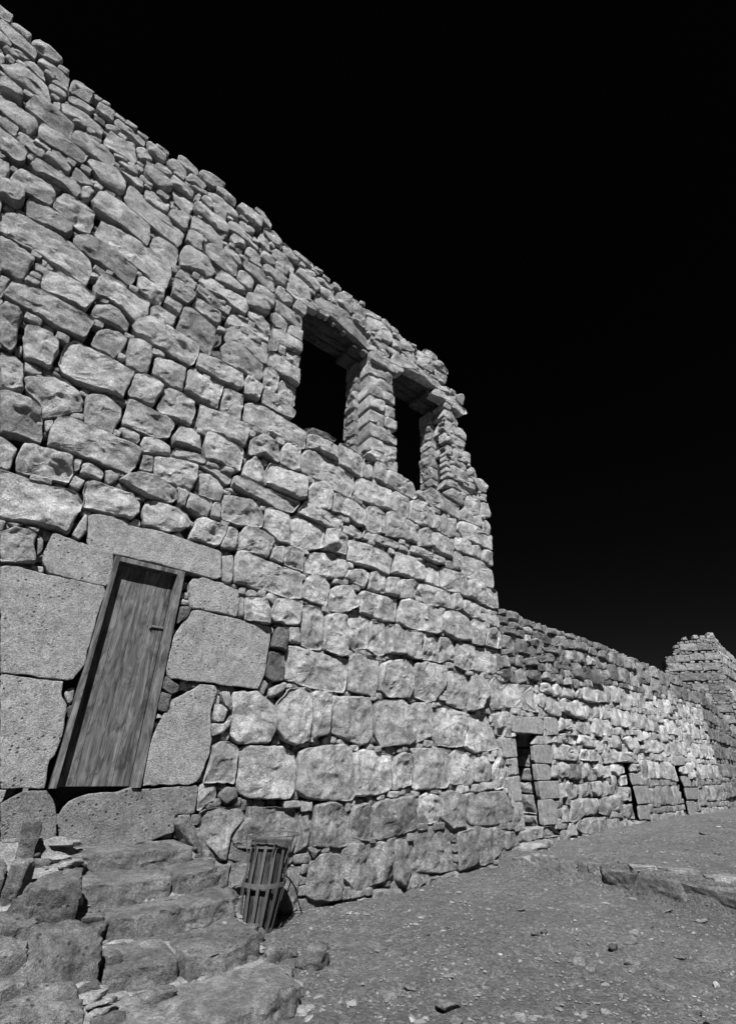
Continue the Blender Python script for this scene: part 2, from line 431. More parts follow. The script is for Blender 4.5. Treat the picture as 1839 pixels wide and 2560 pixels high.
def build_ground():
    def axis(lo, hi, step, far0, far1):
        core = np.arange(lo, hi + 1e-6, step)
        a = lo - np.geomspace(.3, lo - far0, 16)[::-1]; b = hi + np.geomspace(.3, far1 - hi, 16)
        return np.r_[a, core, b]
    xs = axis(-4.5, 11, .04, -400, 400); ys = axis(3.0, 18, .045, -400, 400)
    X, Y = np.meshgrid(xs, ys); Z = terrain(X, Y)
    p = np.stack([X.ravel(), Y.ravel(), np.zeros(X.size)], 1)
    near = ((np.hypot(X, Y) < 22)).astype(float)
    Z = Z + near * (fbm(p, 11.0, 77, 4).reshape(X.shape) * .012 + np.tanh(6 * fbm(p, 6.0, 78, 3).reshape(X.shape)) * .004)
    V = np.stack([X.ravel(), Y.ravel(), Z.ravel()], 1)
    nx, ny = len(xs), len(ys)
    i, j = np.meshgrid(np.arange(nx - 1), np.arange(ny - 1)); a = (j * nx + i).ravel()
    F = np.stack([a, a + 1, a + nx + 1, a + nx], 1)
    o = link('ground', mesh_from(V, F, M_GROUND)); tag(o, kind='structure', label='bare gravelly earth sloping along the foot of the stone walls')
build_ground()

# ---------------------------------------------------------------- traced masonry, in centimetres on each wall face: colour or kind mark, then u,z corners
KEEP = """
- -701,1157 -689,1162 -692,1185 -704,1184 -711,1186
- -686,1158 -667,1149 -659,1147 -662,1169 -685,1173 -688,1164
- -692,1129 -673,1117 -652,1118 -642,1116 -645,1137 -691,1155 -700,1154
- -655,1144 -644,1139 -618,1145 -616,1164 -635,1170 -653,1172 -658,1157
- -684,1102 -671,1107 -674,1123 -692,1127
- -640,1116 -594,1109 -598,1138 -636,1137 -641,1131
- -670,1058 -667,1068 -672,1085 -682,1097
- -652,1040 -634,1045 -613,1040 -597,1042 -614,1078 -642,1084 -655,1084 -663,1063 -669,1055
- -631,1086 -618,1085 -626,1101 -640,1110 -653,1096
- -653,1005 -641,1004 -629,1000 -627,1012 -632,1028 -655,1038 -660,1026
- -591,1099 -561,1103 -563,1140 -590,1138 -594,1131
- -599,1092 -589,1091 -594,1105 -610,1103 -615,1092
- -585,1078 -554,1077 -551,1099 -582,1098 -588,1089
- -583,1041 -552,1043 -527,1045 -528,1067 -559,1074 -586,1071 -590,1060
- -595,1037 -585,1041 -591,1063 -599,1054
- -620,998 -600,994 -559,988 -562,1028 -604,1038 -620,1033 -622,1008
- -641,964 -600,947 -595,968 -597,984 -636,1001 -651,998
- -533,1097 -523,1099 -528,1129 -552,1124 -551,1103
.6 -549,1077 -531,1081 -534,1093 -552,1091
- -521,1097 -506,1096 -470,1093 -473,1110 -521,1118 -524,1106
- -529,1078 -510,1081 -507,1094 -520,1096 -532,1090
- -590,919 -574,918 -574,935 -606,939 -610,928
- -590,950 -532,952 -530,979 -583,989 -594,986 -595,968
- -615,884 -593,879 -587,890 -590,911 -619,922 -628,923
- -558,985 -498,989 -497,1005 -503,1020 -545,1022 -559,1015 -560,993
- -559,1023 -530,1025 -523,1028 -525,1040 -537,1031 -562,1032
- -521,1033 -472,1027 -471,1047 -484,1078 -523,1069 -523,1042
- -494,1070 -481,1075 -486,1087 -498,1078
.7 -471,1056 -451,1061 -454,1078 -471,1095 -482,1078
- -463,1086 -434,1088 -436,1111 -466,1118 -470,1109
- -418,1122 -383,1114 -378,1126 -382,1135 -414,1144 -420,1138
.7 -422,1083 -396,1084 -398,1106 -416,1120 -427,1116 -435,1091
- -445,1061 -431,1055 -418,1056 -418,1076 -443,1079 -448,1068
.65 -558,917 -540,917 -538,927 -550,939 -572,937 -574,917
.7 -536,919 -520,919 -508,927 -510,941 -538,944 -539,936
- -505,941 -471,943 -470,962 -473,976 -490,991 -527,980 -530,965
- -476,1002 -463,1004 -464,1018 -491,1018 -494,1013
- -455,977 -448,982 -452,1002 -484,1006 -489,997
- -574,881 -541,883 -517,877 -517,896 -522,909 -569,910 -581,911 -581,888
- -601,837 -595,838 -595,857 -600,873 -612,873
- -582,836 -554,837 -542,838 -538,852 -542,867 -550,876 -587,876 -591,865 -592,842
- -589,799 -585,800 -573,797 -566,802 -565,815 -572,836 -592,836 -600,835
- -453,1023 -423,1007 -410,1026 -414,1042 -455,1052 -460,1041
- -446,1002 -436,1003 -437,1013 -459,1021 -462,1009
- -414,1042 -387,1042 -375,1048 -376,1067 -416,1073 -419,1058
- -393,1080 -362,1088 -360,1107 -375,1109 -391,1108 -397,1090
- -456,925 -421,912 -375,904 -370,921 -372,946 -397,959 -444,963 -453,979 -468,976 -469,941
- -442,965 -411,961 -404,965 -404,992 -437,997 -446,992 -445,979
- -497,878 -479,875 -450,872 -415,863 -415,885 -421,912 -449,919 -490,926 -499,920 -502,888
- -510,827 -500,822 -488,829 -487,845 -492,874 -521,880 -534,877 -539,861 -538,834
- -514,884 -505,882 -504,910 -511,920 -520,907
- -556,795 -525,794 -509,793 -505,811 -508,826 -536,834 -561,838 -565,825 -563,804
- -572,745 -555,743 -525,739 -489,730 -465,727 -465,757 -474,777 -500,791 -527,791 -566,791 -577,780 -580,771
.75 -492,787 -476,783 -451,776 -419,768 -414,784 -416,808 -441,819 -476,823 -490,826 -501,809 -500,793
- -476,821 -447,816 -416,808 -371,797 -370,837 -373,853 -406,865 -453,869 -477,874 -482,866 -483,831
- -407,858 -369,853 -369,882 -372,899 -403,903 -412,892 -413,874
- -396,956 -373,948 -369,960 -371,990 -383,996 -401,979 -404,965
- -553,687 -536,681 -527,682 -526,723 -528,731 -569,737
- -505,684 -482,684 -456,680 -451,701 -451,714 -466,722 -500,726 -509,722 -512,708 -510,687
- -453,717 -443,724 -424,720 -395,704 -384,731 -386,754 -406,759 -428,763 -451,765 -456,757 -458,727
- -390,759 -373,764 -369,781 -372,796 -405,802 -413,797 -408,771
- -540,643 -538,647 -539,678 -550,678
- -508,640 -476,634 -443,633 -441,675 -474,678 -505,681 -528,679 -535,675 -538,647
.75 -443,681 -427,682 -402,683 -402,697 -419,714 -433,717 -447,704 -449,683
- -435,634 -405,623 -397,661 -398,674 -410,678 -426,672 -435,658 -436,640
- -370,731 -347,729 -346,758 -373,762 -383,753 -380,734
- -393,686 -351,677 -308,673 -303,697 -305,719 -345,726 -380,728 -393,716 -399,694
- -518,576 -506,571 -504,584 -510,607 -510,629 -523,632 -535,629
- -492,571 -473,572 -464,571 -464,605 -466,615 -477,622 -496,624 -504,620 -503,601
- -501,574 -496,579 -500,591 -506,584
- -453,572 -431,569 -392,571 -380,570 -379,587 -377,610 -377,620 -426,624 -454,629 -461,612 -460,582
- -390,625 -370,624 -362,627 -361,649 -366,674 -386,678 -396,671 -391,631
- -582,779 -582,783 -585,799 -589,800
- -486,554 -478,553 -470,561 -474,569 -490,569
- -336,625 -311,623 -313,666 -337,670 -358,661 -357,631
- -500,519 -489,521 -480,529 -491,563 -502,570 -516,568
- -478,530 -459,518 -453,501 -448,505 -419,530 -419,540 -427,556 -446,565 -458,568 -466,559 -484,546
- -483,463 -461,468 -444,466 -445,473 -456,512 -488,518 -499,515
- -412,515 -402,512 -379,514 -375,544 -377,557 -398,566 -417,559 -420,552 -415,527
- -375,577 -354,576 -343,576 -337,602 -336,616 -345,624 -364,624 -375,617 -377,585
- -372,531 -328,531 -313,538 -310,563 -320,573 -333,570 -367,576 -374,574 -374,542
- -334,572 -311,571 -289,571 -287,602 -292,615 -309,620 -329,620 -336,613 -338,578
- -413,516 -415,527 -426,523 -428,516
- -433,468 -384,466 -348,464 -341,485 -340,503 -350,508 -366,508 -401,511 -428,514 -439,510 -442,488 -439,467
- -416,428 -406,430 -403,441 -410,464 -433,464 -453,464 -460,460 -460,442 -456,425
- -471,424 -461,423 -463,450 -476,458 -482,460
- -444,483 -440,491 -442,503 -450,497
- -368,515 -348,513 -346,520 -348,527 -363,532 -374,526
- -341,503 -326,506 -305,513 -309,527 -328,531 -344,526 -345,513
- -322,479 -325,502 -339,498 -338,475
- -318,476 -288,471 -268,471 -265,492 -267,509 -304,509 -324,503 -321,480
.85 -337,446 -321,440 -292,442 -284,452 -287,466 -316,475 -331,475 -350,465 -357,453
- -399,445 -374,446 -375,456 -389,463 -398,461
.7 -367,443 -358,452 -358,458 -369,462 -375,460
- -404,446 -400,449 -401,464 -408,461
- -394,424 -391,429 -390,438 -403,441 -404,426
- -383,405 -365,407 -330,407 -323,418 -326,431 -337,441 -350,441 -381,442 -390,438 -388,420
- -452,366 -431,369 -405,370 -389,367 -386,393 -384,408 -395,421 -404,422 -425,419 -459,421 -470,421
- -378,363 -374,370 -374,378 -377,394 -380,396 -386,367
s -367,359 -335,357 -287,358 -222,356 -208,358 -213,396 -256,399 -297,401 -331,398 -352,403 -370,401 -377,396 -372,375 -370,361
- -317,403 -287,403 -270,411 -261,419 -263,430 -274,440 -309,441 -321,436 -321,417
- -318,402 -320,410 -327,411 -332,401
- -261,400 -271,410 -282,402
- -438,322 -408,328 -409,334 -416,346 -416,360 -437,362 -448,352
.8 -410,338 -407,344 -409,355 -415,362 -415,353
s -396,320 -371,318 -336,318 -336,340 -339,359 -378,362 -403,366 -405,352 -404,331
- -438,361 -431,367 -446,364
- -417,362 -416,366 -429,365
s -405,217 -385,217 -356,216 -343,217 -337,233 -338,250 -337,317 -371,319 -396,319 -424,320 -437,318
s -375,121 -353,122 -340,122 -344,144 -340,148 -338,162 -338,170 -342,195 -350,203 -351,215 -375,216 -405,216
- -399,320 -399,328 -411,327 -413,322
.6 -249,338 -249,345 -255,347 -254,334
.7 -244,326 -245,333 -254,332 -254,325
.7 -243,316 -243,322 -252,323 -254,317
.6 -253,290 -242,302 -240,314 -253,312 -253,297
.7 -254,274 -251,286 -255,284 -256,275
.6 -244,213 -237,215 -236,222 -254,232 -255,219
.35 -244,193 -243,212 -256,215 -255,195
.7 -246,188 -253,192 -256,187
.7 -246,178 -245,185 -254,185 -255,178
.7 -341,194 -337,197 -339,211 -343,211 -348,206
.6 -336,182 -337,194 -340,193 -339,185
s.68 -315,70 -262,69 -211,82 -213,98 -194,96 -194,111 -195,124 -254,120 -267,123 -272,119 -305,117 -318,111 -324,101
s.66 -352,49 -349,51 -348,62 -317,73 -324,98 -330,111 -338,121 -356,120 -372,111
.7 -349,-26 -324,-16 -332,23 -346,44 -352,47 -373,48
.7 -378,50 -355,50 -374,111 -398,111
- -350,1119 -330,1127 -329,1147 -360,1151 -376,1147 -380,1127
- -364,1105 -344,1108 -343,1122 -361,1130 -377,1126
- -342,1103 -323,1095 -303,1094 -304,1117 -335,1123 -344,1115
- -353,1082 -311,1061 -291,1063 -292,1081 -305,1091 -349,1104 -357,1093
- -363,1054 -347,1048 -338,1051 -344,1072 -356,1075 -363,1061
- -335,1046 -312,1040 -312,1055 -312,1068 -344,1072
- -365,1070 -364,1077 -378,1081 -385,1073
- -372,1043 -365,1049 -364,1065 -369,1067 -374,1052
- -407,1011 -383,1000 -375,991 -370,1014 -371,1032 -379,1035 -402,1039 -409,1030
- -368,1016 -323,1005 -305,1009 -302,1023 -317,1042 -353,1042 -367,1043 -372,1035
.65 -281,1085 -263,1084 -246,1078 -245,1115 -274,1123 -294,1120 -301,1096
.65 -240,1113 -225,1108 -226,1124 -249,1145 -263,1147 -267,1136
- -274,1053 -256,1055 -256,1075 -287,1074 -292,1057
- -308,1021 -294,1020 -270,1025 -243,1017 -245,1031 -273,1042 -273,1046 -295,1055 -308,1043 -310,1030
.65 -226,1070 -201,1067 -199,1080 -221,1099 -238,1099 -241,1083
.7 -235,1037 -219,1037 -225,1063 -245,1072 -250,1049
- -194,1061 -162,1055 -154,1059 -177,1086 -195,1093 -200,1084
- -200,1084 -198,1094 -220,1109 -225,1104
- -214,1035 -176,1023 -162,1027 -163,1050 -180,1062 -209,1063 -217,1051
- -155,1070 -119,1075 -123,1091 -170,1094 -175,1083
- -236,1005 -220,998 -205,1008 -209,1023 -232,1029 -238,1019
- -158,1043 -123,1051 -111,1057 -118,1067 -154,1059
- -202,1003 -177,1003 -173,1022 -202,1030 -209,1016
- -132,1019 -108,1013 -100,1024 -101,1042 -118,1060 -153,1050 -160,1033
- -170,987 -135,982 -118,982 -126,1013 -165,1025 -173,1015
- -225,975 -197,966 -179,968 -176,993 -222,998 -229,989
- -259,948 -219,933 -198,934 -202,959 -237,971 -265,971 -268,958
- -229,971 -231,981 -254,986 -258,977
- -302,961 -283,947 -266,945 -275,972 -300,981 -304,973
- -364,970 -322,959 -303,960 -308,987 -335,1004 -362,1005 -368,1002
- -309,990 -301,1014 -308,1014 -322,999
- -290,994 -267,1006 -272,1020 -294,1020 -299,1004
.6 -283,979 -271,980 -271,998 -287,987
- -264,986 -234,988 -236,1005 -263,1013 -268,994
- -349,922 -337,926 -343,967 -356,971 -367,961 -367,931
- -364,865 -332,878 -318,871 -311,881 -309,896 -324,919 -355,920 -366,915 -368,891
- -324,919 -286,909 -274,910 -274,937 -298,954 -324,957 -337,953 -337,927
.75 -341,829 -332,831 -331,853 -363,857 -366,835
- -315,845 -281,848 -266,836 -243,835 -240,847 -248,875 -281,874 -312,876 -328,870 -331,853
- -263,877 -252,885 -253,894 -286,909 -302,906 -308,877
- -247,899 -238,907 -240,936 -258,945 -271,935 -273,911
- -360,793 -336,792 -328,810 -328,822 -354,833 -365,830 -362,796
- -299,815 -285,818 -284,831 -322,846 -329,842 -331,826
- -343,766 -342,784 -367,790 -369,771
- -292,783 -280,791 -283,810 -325,819 -330,797
.9 -338,723 -284,715 -284,737 -284,776 -330,791 -341,785 -342,726
- -268,794 -224,800 -194,806 -193,819 -262,829 -270,823 -272,804
- -203,824 -191,826 -194,847 -221,865 -237,862 -238,842
- -250,764 -223,759 -201,751 -191,754 -194,788 -231,788 -261,794 -271,784 -270,755
.5 -273,745 -276,768 -285,758 -283,730
.5 -280,715 -267,713 -270,733 -283,727
- -235,900 -209,894 -194,895 -196,921 -222,931 -232,930 -236,909
- -247,864 -221,865 -201,870 -204,891 -232,895 -247,896 -248,869
- -177,923 -158,931 -158,953 -194,959 -196,935
- -162,884 -131,886 -132,916 -179,921 -195,922 -192,894
- -164,852 -161,874 -176,890 -194,885 -193,860
- -155,926 -129,923 -128,948 -152,950 -156,933
- -129,848 -128,885 -146,887 -158,876 -159,849
- -155,814 -129,816 -130,844 -177,856 -192,851 -187,816
- -177,793 -176,815 -186,821 -194,809 -191,784
- -160,792 -160,817 -173,817 -175,794
.6 -195,855 -195,881 -201,870
- -155,955 -127,952 -98,957 -99,971 -117,968 -130,987 -175,986 -181,966
- -96,973 -7,955 32,941 36,982 1,1003 -45,1013 -90,1013 -110,1005 -113,985
- -77,1015 -59,1034 -67,1047 -99,1052 -99,1020
- -108,1048 -73,1046 -67,1059 -103,1069 -112,1061
- -56,1025 -19,1014 -15,1034 -48,1063 -60,1049
- -15,998 15,994 22,1014 4,1024 -16,1013
c 70,911 105,918 95,943 52,945 32,935 34,915
c 36,884 66,885 101,885 101,907 87,909 63,915 32,906
c 38,854 69,849 102,854 101,881 69,880 36,880
c 33,818 69,822 69,849 33,848
c 71,823 102,823 102,847 69,847
c 35,783 72,784 76,819 40,821 33,815
c 72,784 106,789 105,815 76,815
c 36,749 72,755 72,778 34,778
c 72,752 104,752 106,779 74,778
c 38,714 72,715 106,719 105,740 72,743 34,745
c 38,680 72,683 70,712 36,710
c 73,683 105,684 106,713 72,709
c 44,659 75,652 105,655 105,677 41,679 28,666
- 132,946 182,953 240,954 253,960 245,976 125,983 99,973 97,964 91,941
- 107,918 129,932 132,944 95,940
- 63,960 88,954 92,972 52,983 42,976
- 95,974 117,970 126,991 88,993 63,991
- 126,1007 155,1013 158,1029 139,1040 119,1030
- 148,982 172,988 175,1003 149,1011 126,999
- 181,1012 228,1030 230,1048 183,1044 166,1022
.7 234,1046 256,1052 249,1073 210,1070 204,1052
- 204,986 225,987 228,1026 181,1012 176,988
- 232,1024 282,1020 286,1037 252,1051 231,1036
- 242,985 279,992 279,1012 231,1011
- 265,951 293,954 289,982 248,977 243,951
- 312,947 330,945 336,976 331,985 301,964
- 254,926 291,916 317,910 344,928 343,940 269,954 233,948 217,923
c 265,907 284,904 287,917 276,930 260,921
c 258,883 279,875 311,877 312,889 290,903 265,905
c.8 260,838 283,833 289,869 266,872
- 292,838 330,838 335,859 321,871 290,866
c.8 284,806 318,807 325,828 291,834 262,838
c.7 260,774 281,777 280,804 261,798
c.9 275,764 335,773 337,791 335,804 283,798
c 286,752 323,751 326,769 268,771
c.8 267,717 286,716 327,716 326,742 267,744
.7 331,744 362,750 352,773 329,764
- 361,713 387,716 390,734 375,748 330,740
- 267,683 357,692 360,706 266,707 241,691 231,669
- 381,691 387,713 361,703
- 279,650 300,649 297,676 263,680 234,658
- 310,646 353,646 360,683 319,684 302,665
- 355,646 387,648 390,665 382,685 360,680
- 356,604 384,604 389,633 375,642 357,631
- 282,610 325,612 325,642 298,645 286,632
- 325,612 351,612 356,628 346,643 328,634
- 285,570 346,566 381,567 385,601 345,606 293,611 279,604 273,584
- 5,610 23,612 24,626 28,657 6,662 -22,668 -33,663 -31,618
- 46,616 47,641 47,658 28,646 26,616
- 76,614 75,641 75,658 50,656 49,620
- 150,609 157,620 145,647 100,652 78,648 76,614
- 26,561 87,562 87,607 19,608 5,597 4,566
- 129,561 136,591 134,606 102,612 90,603 89,569
- 157,558 200,563 205,609 160,613 138,602 132,562
.7 161,619 178,616 179,637 155,632 154,625
- 209,616 275,613 284,616 286,644 219,655 198,656 179,640 178,616
- 201,564 217,560 218,597 204,595
- 238,559 244,603 237,610 221,595 218,561
- 267,565 274,610 244,603 239,556
- -26,519 13,513 29,513 29,547 4,553 -27,553 -42,546 -45,514
- 40,500 75,514 74,556 51,560 34,554 31,512
- 112,513 150,514 150,545 141,555 92,562 76,556 77,509
.8 183,516 190,548 177,556 160,548 151,530 152,507
- 1,484 22,488 23,500 3,507 -15,502 -22,488
- 94,488 107,492 106,503 43,506 27,504 24,489
- -309,625 -258,618 -256,646 -256,666 -312,664
- -256,671 -231,670 -225,677 -229,706 -258,709 -291,710 -302,706 -303,678
- -229,711 -202,706 -195,718 -198,745 -220,754 -248,766 -266,756 -273,737 -266,715
- -195,667 -192,696 -195,705 -222,708 -224,690 -224,669
- -171,697 -165,711 -165,743 -182,750 -193,744 -193,698
- -140,693 -130,693 -130,735 -152,739 -161,737 -168,696
- -139,738 -129,738 -130,776 -179,787 -192,781 -190,750
- -130,779 -128,814 -157,811 -158,786
- -151,663 -130,666 -128,683 -154,693 -180,697 -191,693 -191,667
- -219,614 -218,650 -220,664 -243,666 -253,664 -255,617
- -194,618 -145,615 -110,614 -100,618 -101,651 -126,657 -174,664 -205,662 -216,653 -215,619
- -281,572 -239,574 -206,571 -204,594 -204,608 -222,611 -251,615 -270,614 -282,615 -283,575
- -260,525 -225,524 -208,526 -206,554 -208,566 -232,569 -254,574 -266,570 -267,545
- -307,533 -274,534 -267,537 -274,562 -289,567 -304,562 -309,543
- -301,511 -262,516 -258,522 -264,530 -302,525 -305,519
- -246,508 -224,495 -219,501 -217,514 -253,516 -266,512
- -262,468 -228,467 -226,477 -228,491 -236,500 -251,505 -264,499 -265,473
- -197,560 -173,573 -147,567 -146,578 -153,603 -172,609 -184,606 -199,589 -199,568
- -122,564 -108,567 -111,613 -138,611 -146,597 -144,569
- -180,516 -162,519 -167,541 -178,559 -187,564 -201,545 -204,521
- -146,521 -108,515 -93,520 -93,548 -98,562 -140,566 -162,564 -168,545 -165,526
- -175,492 -140,486 -114,488 -102,512 -155,512 -196,516 -215,514 -218,497
- -89,517 -57,513 -45,517 -45,560 -67,565 -84,556 -92,537
- -73,568 -35,561 -3,558 4,581 3,604 -43,616 -81,622 -98,616 -108,604 -106,569
- -79,625 -43,621 -34,622 -39,652 -79,652 -101,646 -99,619
.6 -101,649 -43,661 -39,668 -57,673 -93,668 -107,657
- -200,441 -161,448 -159,463 -165,475 -181,488 -218,482 -227,479 -222,442
- -224,439 -227,465 -237,464 -238,440
- -256,438 -241,437 -238,452 -239,465 -261,466 -272,468 -273,445
- -274,443 -272,466 -286,465 -282,445
- -88,491 -50,486 -24,485 -19,500 -22,508 -66,514 -95,517 -107,493
.7 -204,488 -216,495 -226,490
s -245,330 -241,313 -230,314 -201,314 -179,313 -180,343 -183,349 -211,354 -231,355 -244,350 -248,344
s -249,289 -254,274 -255,256 -255,235 -251,229 -187,229 -138,228 -130,248 -130,272 -128,294 -131,309 -181,311 -230,312 -240,309
s -250,183 -256,162 -256,143 -254,123 -208,124 -196,128 -191,143 -188,157 -189,173 -195,198 -191,216 -191,227 -211,227 -243,207
- -196,355 -191,357 -196,398 -211,391 -205,356
- -170,357 -136,356 -105,354 -84,358 -88,397 -146,401 -181,406 -191,405 -195,395 -190,359
- -169,406 -146,405 -139,432 -138,438 -169,446 -186,443 -193,429 -195,404
- -239,400 -219,401 -210,435 -249,436 -255,432 -260,401
- -196,402 -195,431 -210,435 -217,401
- -136,437 -113,437 -119,483 -148,486 -160,480 -158,450
- -83,434 -52,449 -52,484 -108,489 -117,482 -113,437
- -122,402 -123,430 -139,424 -144,403
- -101,399 -86,400 -87,433 -103,435 -121,430 -120,402
- -58,402 -29,402 -10,408 -3,424 -6,440 -38,445 -74,436 -84,422 -84,400
- -12,446 -9,479 -31,487 -50,482 -52,447
- -170,343 -154,346 -154,352 -166,354 -172,348
- -130,339 -127,352 -138,356 -143,347
- -133,310 -134,330 -143,347 -174,339 -170,311
- -130,317 -97,316 -86,318 -84,351 -107,353 -128,349 -133,325
- -59,356 -40,356 -38,372 -37,390 -47,401 -67,401 -79,393 -84,377 -84,362
- -35,351 -14,350 16,365 18,378 2,399 -26,393 -37,382 -36,357
- -171,313 -175,340 -180,341 -177,313
.4 -103,279 -103,298 -102,312 -121,310 -127,282
.5 -117,239 -103,242 -105,278 -128,277 -129,244
- -80,294 -85,317 -103,315 -99,292
.9 -83,319 -79,292 -63,289 -43,291 -45,344 -53,353 -76,352 -87,347
- -11,285 0,290 -5,348 -23,349 -43,342 -42,291
- -58,237 -1,236 3,265 2,285 -50,286 -87,291 -100,289 -102,267 -104,245
- -128,223 -122,236 -129,242 -136,239 -136,228
- -116,220 -103,228 -97,240 -102,241 -121,231 -122,221
- -168,195 -166,174 -155,165 -112,168 -106,185 -112,211 -138,227 -161,225 -170,222
- -105,183 -97,171 -78,166 -58,174 -58,187 -56,198 -59,234 -70,238 -94,234 -112,213
- -53,176 -29,181 -27,189 -25,226 -28,236 -54,235 -58,230
- -25,186 -6,178 28,170 41,172 51,183 51,223 44,236 8,234 -21,231 -23,211
- -179,207 -170,200 -169,208 -176,222 -186,221
- -156,125 -154,126 -154,151 -155,162 -168,169 -178,168 -186,163 -187,144 -190,126
- -149,118 -138,110 -111,108 -80,108 -73,116 -73,141 -76,159 -94,166 -142,165 -153,162 -153,130
- -64,110 -48,106 13,105 17,110 11,165 -2,172 -38,168 -65,164 -74,159 -72,117
- -188,99 -172,111 -172,123 -188,125 -195,123 -192,100
- -161,105 -148,112 -151,121 -162,122 -169,118 -169,112
- -185,78 -161,54 -152,54 -151,75 -135,91 -144,103 -173,102 -189,99
- -151,75 -146,65 -103,56 -74,54 -64,74 -72,99 -134,103 -133,91
- -66,74 -71,52 -51,59 -47,73 -54,96 -68,96
- -141,51 -135,51 -134,65 -153,73 -152,55
- -37,57 -4,55 9,57 10,87 -1,101 -18,106 -44,102 -46,88 -43,59
- -38,7 -12,3 0,4 1,26 -2,48 -28,52 -50,42 -50,12
- -96,28 -80,-6 -59,2 -60,24 -58,41 -76,43
- -175,176 -168,186 -169,196 -175,187 -190,186 -189,172
- -177,187 -174,202 -183,207 -191,207 -190,187
- -94,168 -97,172 -105,173 -108,167
- -35,168 -38,175 -53,168
- -22,169 -24,179 -33,178 -34,168
- -43,47 -32,56 -51,59
- 41,440 84,435 93,470 76,479 27,481 -1,479 -9,475 -9,440
- 139,442 167,446 169,473 147,484 114,489 96,482 90,441
- 176,444 203,440 212,484 182,486 169,480 167,446
- 207,514 247,511 254,540 249,552 211,557 194,553 188,524
- 157,492 205,488 225,495 224,505 149,509 136,507 133,495
- 265,533 310,534 310,562 284,569 261,561 256,543
- 339,534 345,558 334,566 314,560 310,534
- 356,527 376,527 378,562 347,559 341,531
- 250,489 268,491 275,525 254,529 247,514
- 247,491 248,507 231,504 226,490
- 281,484 340,474 374,477 377,519 345,530 302,532 279,526 274,500
- 241,439 281,438 286,467 281,481 232,487 215,485 207,444
- 74,400 76,433 54,438 45,432 38,401
- 102,400 105,437 79,432 76,401
- 140,404 148,435 133,440 107,434 104,400
- 167,400 208,406 233,407 236,426 234,440 170,440 154,437 151,426
- 260,407 264,432 255,441 239,436 234,405
- 329,433 338,477 311,483 288,476 283,441
- 340,431 373,432 375,474 340,474 331,434
- 281,402 335,397 372,394 373,419 289,433 269,431 265,411
- 4,405 31,401 41,429 28,434 -2,425 -11,408
- 22,357 78,353 97,357 101,385 103,398 52,397 29,397 20,388 20,364
- 124,351 188,351 201,356 204,396 126,403 106,396 101,357
- 210,355 241,349 278,353 286,381 277,396 248,405 217,399 205,387 204,361
- 283,351 316,349 323,381 316,394 295,400 283,388
- 346,351 368,352 370,384 352,391 328,386 320,352
- 14,299 40,306 41,352 30,356 3,353 -4,346 -1,307
- 60,296 74,300 73,350 42,349 41,303
- 111,305 114,313 113,345 88,350 76,347 75,302
- 138,301 153,305 148,320 155,346 135,349 117,346 115,308
- 175,304 195,304 194,346 176,352 158,349 150,304
.85 221,312 232,311 237,344 216,352 195,348 196,304
- 264,298 283,303 288,345 257,346 241,345 234,331 233,303
- 337,300 361,312 369,329 364,349 327,349 289,345 285,303
- 54,236 60,253 62,291 43,295 12,295 4,285 5,240
- 79,237 120,240 132,256 132,288 111,300 80,293 63,284 61,246
- 157,238 179,240 205,269 214,301 161,302 137,297 130,245
- 250,232 264,255 270,291 226,295 210,290 204,240
- 268,231 292,239 310,259 316,281 301,296 272,291 258,233
- 319,238 362,242 363,286 340,298 321,283 309,259
- 64,169 117,174 129,179 131,208 124,227 109,238 62,233 52,228 52,184
- 132,176 166,187 173,231 171,239 130,235 122,227 128,186
- 180,176 216,174 240,176 255,210 254,229 228,231 202,236 174,231 166,187
- 253,201 243,176 262,166 304,171 335,176 333,187 321,212 307,231 255,227
- 45,109 69,111 84,118 86,143 83,160 33,167 14,161 14,151 18,109
- 122,123 125,137 127,162 107,165 89,157 87,115
- 159,116 196,117 205,127 208,154 201,171 169,174 147,172 119,170 127,162 128,138 126,115
- 219,121 253,120 260,127 261,159 250,166 222,172 209,165 206,122
- 293,124 305,131 307,149 296,164 263,159 260,127
- 316,114 335,116 346,146 345,157 326,165 311,152 302,120
- 43,59 49,78 48,96 39,103 14,99 11,87 14,65
- 58,59 88,62 130,69 130,91 124,110 62,105 49,99 51,63
- 156,73 174,76 178,97 175,108 149,112 136,107 133,77
- 196,64 232,67 228,80 229,110 201,116 180,111 176,80
- 240,68 289,65 343,69 348,93 332,113 294,113 229,110 227,78
- 15,13 29,8 43,12 44,40 37,57 16,60 2,54 0,25
- 66,14 84,20 79,44 71,58 43,57 44,12
- 102,5 116,21 114,48 108,61 87,58 87,13
- 162,14 199,14 199,43 191,64 144,67 120,65 116,21
- 217,14 253,20 256,63 237,65 209,60 206,13
- 263,15 287,19 315,37 319,58 295,64 262,63 256,20
- 319,31 356,38 357,56 318,55 317,36
- 115,2 128,3 142,9 133,16 120,18 111,12
"""
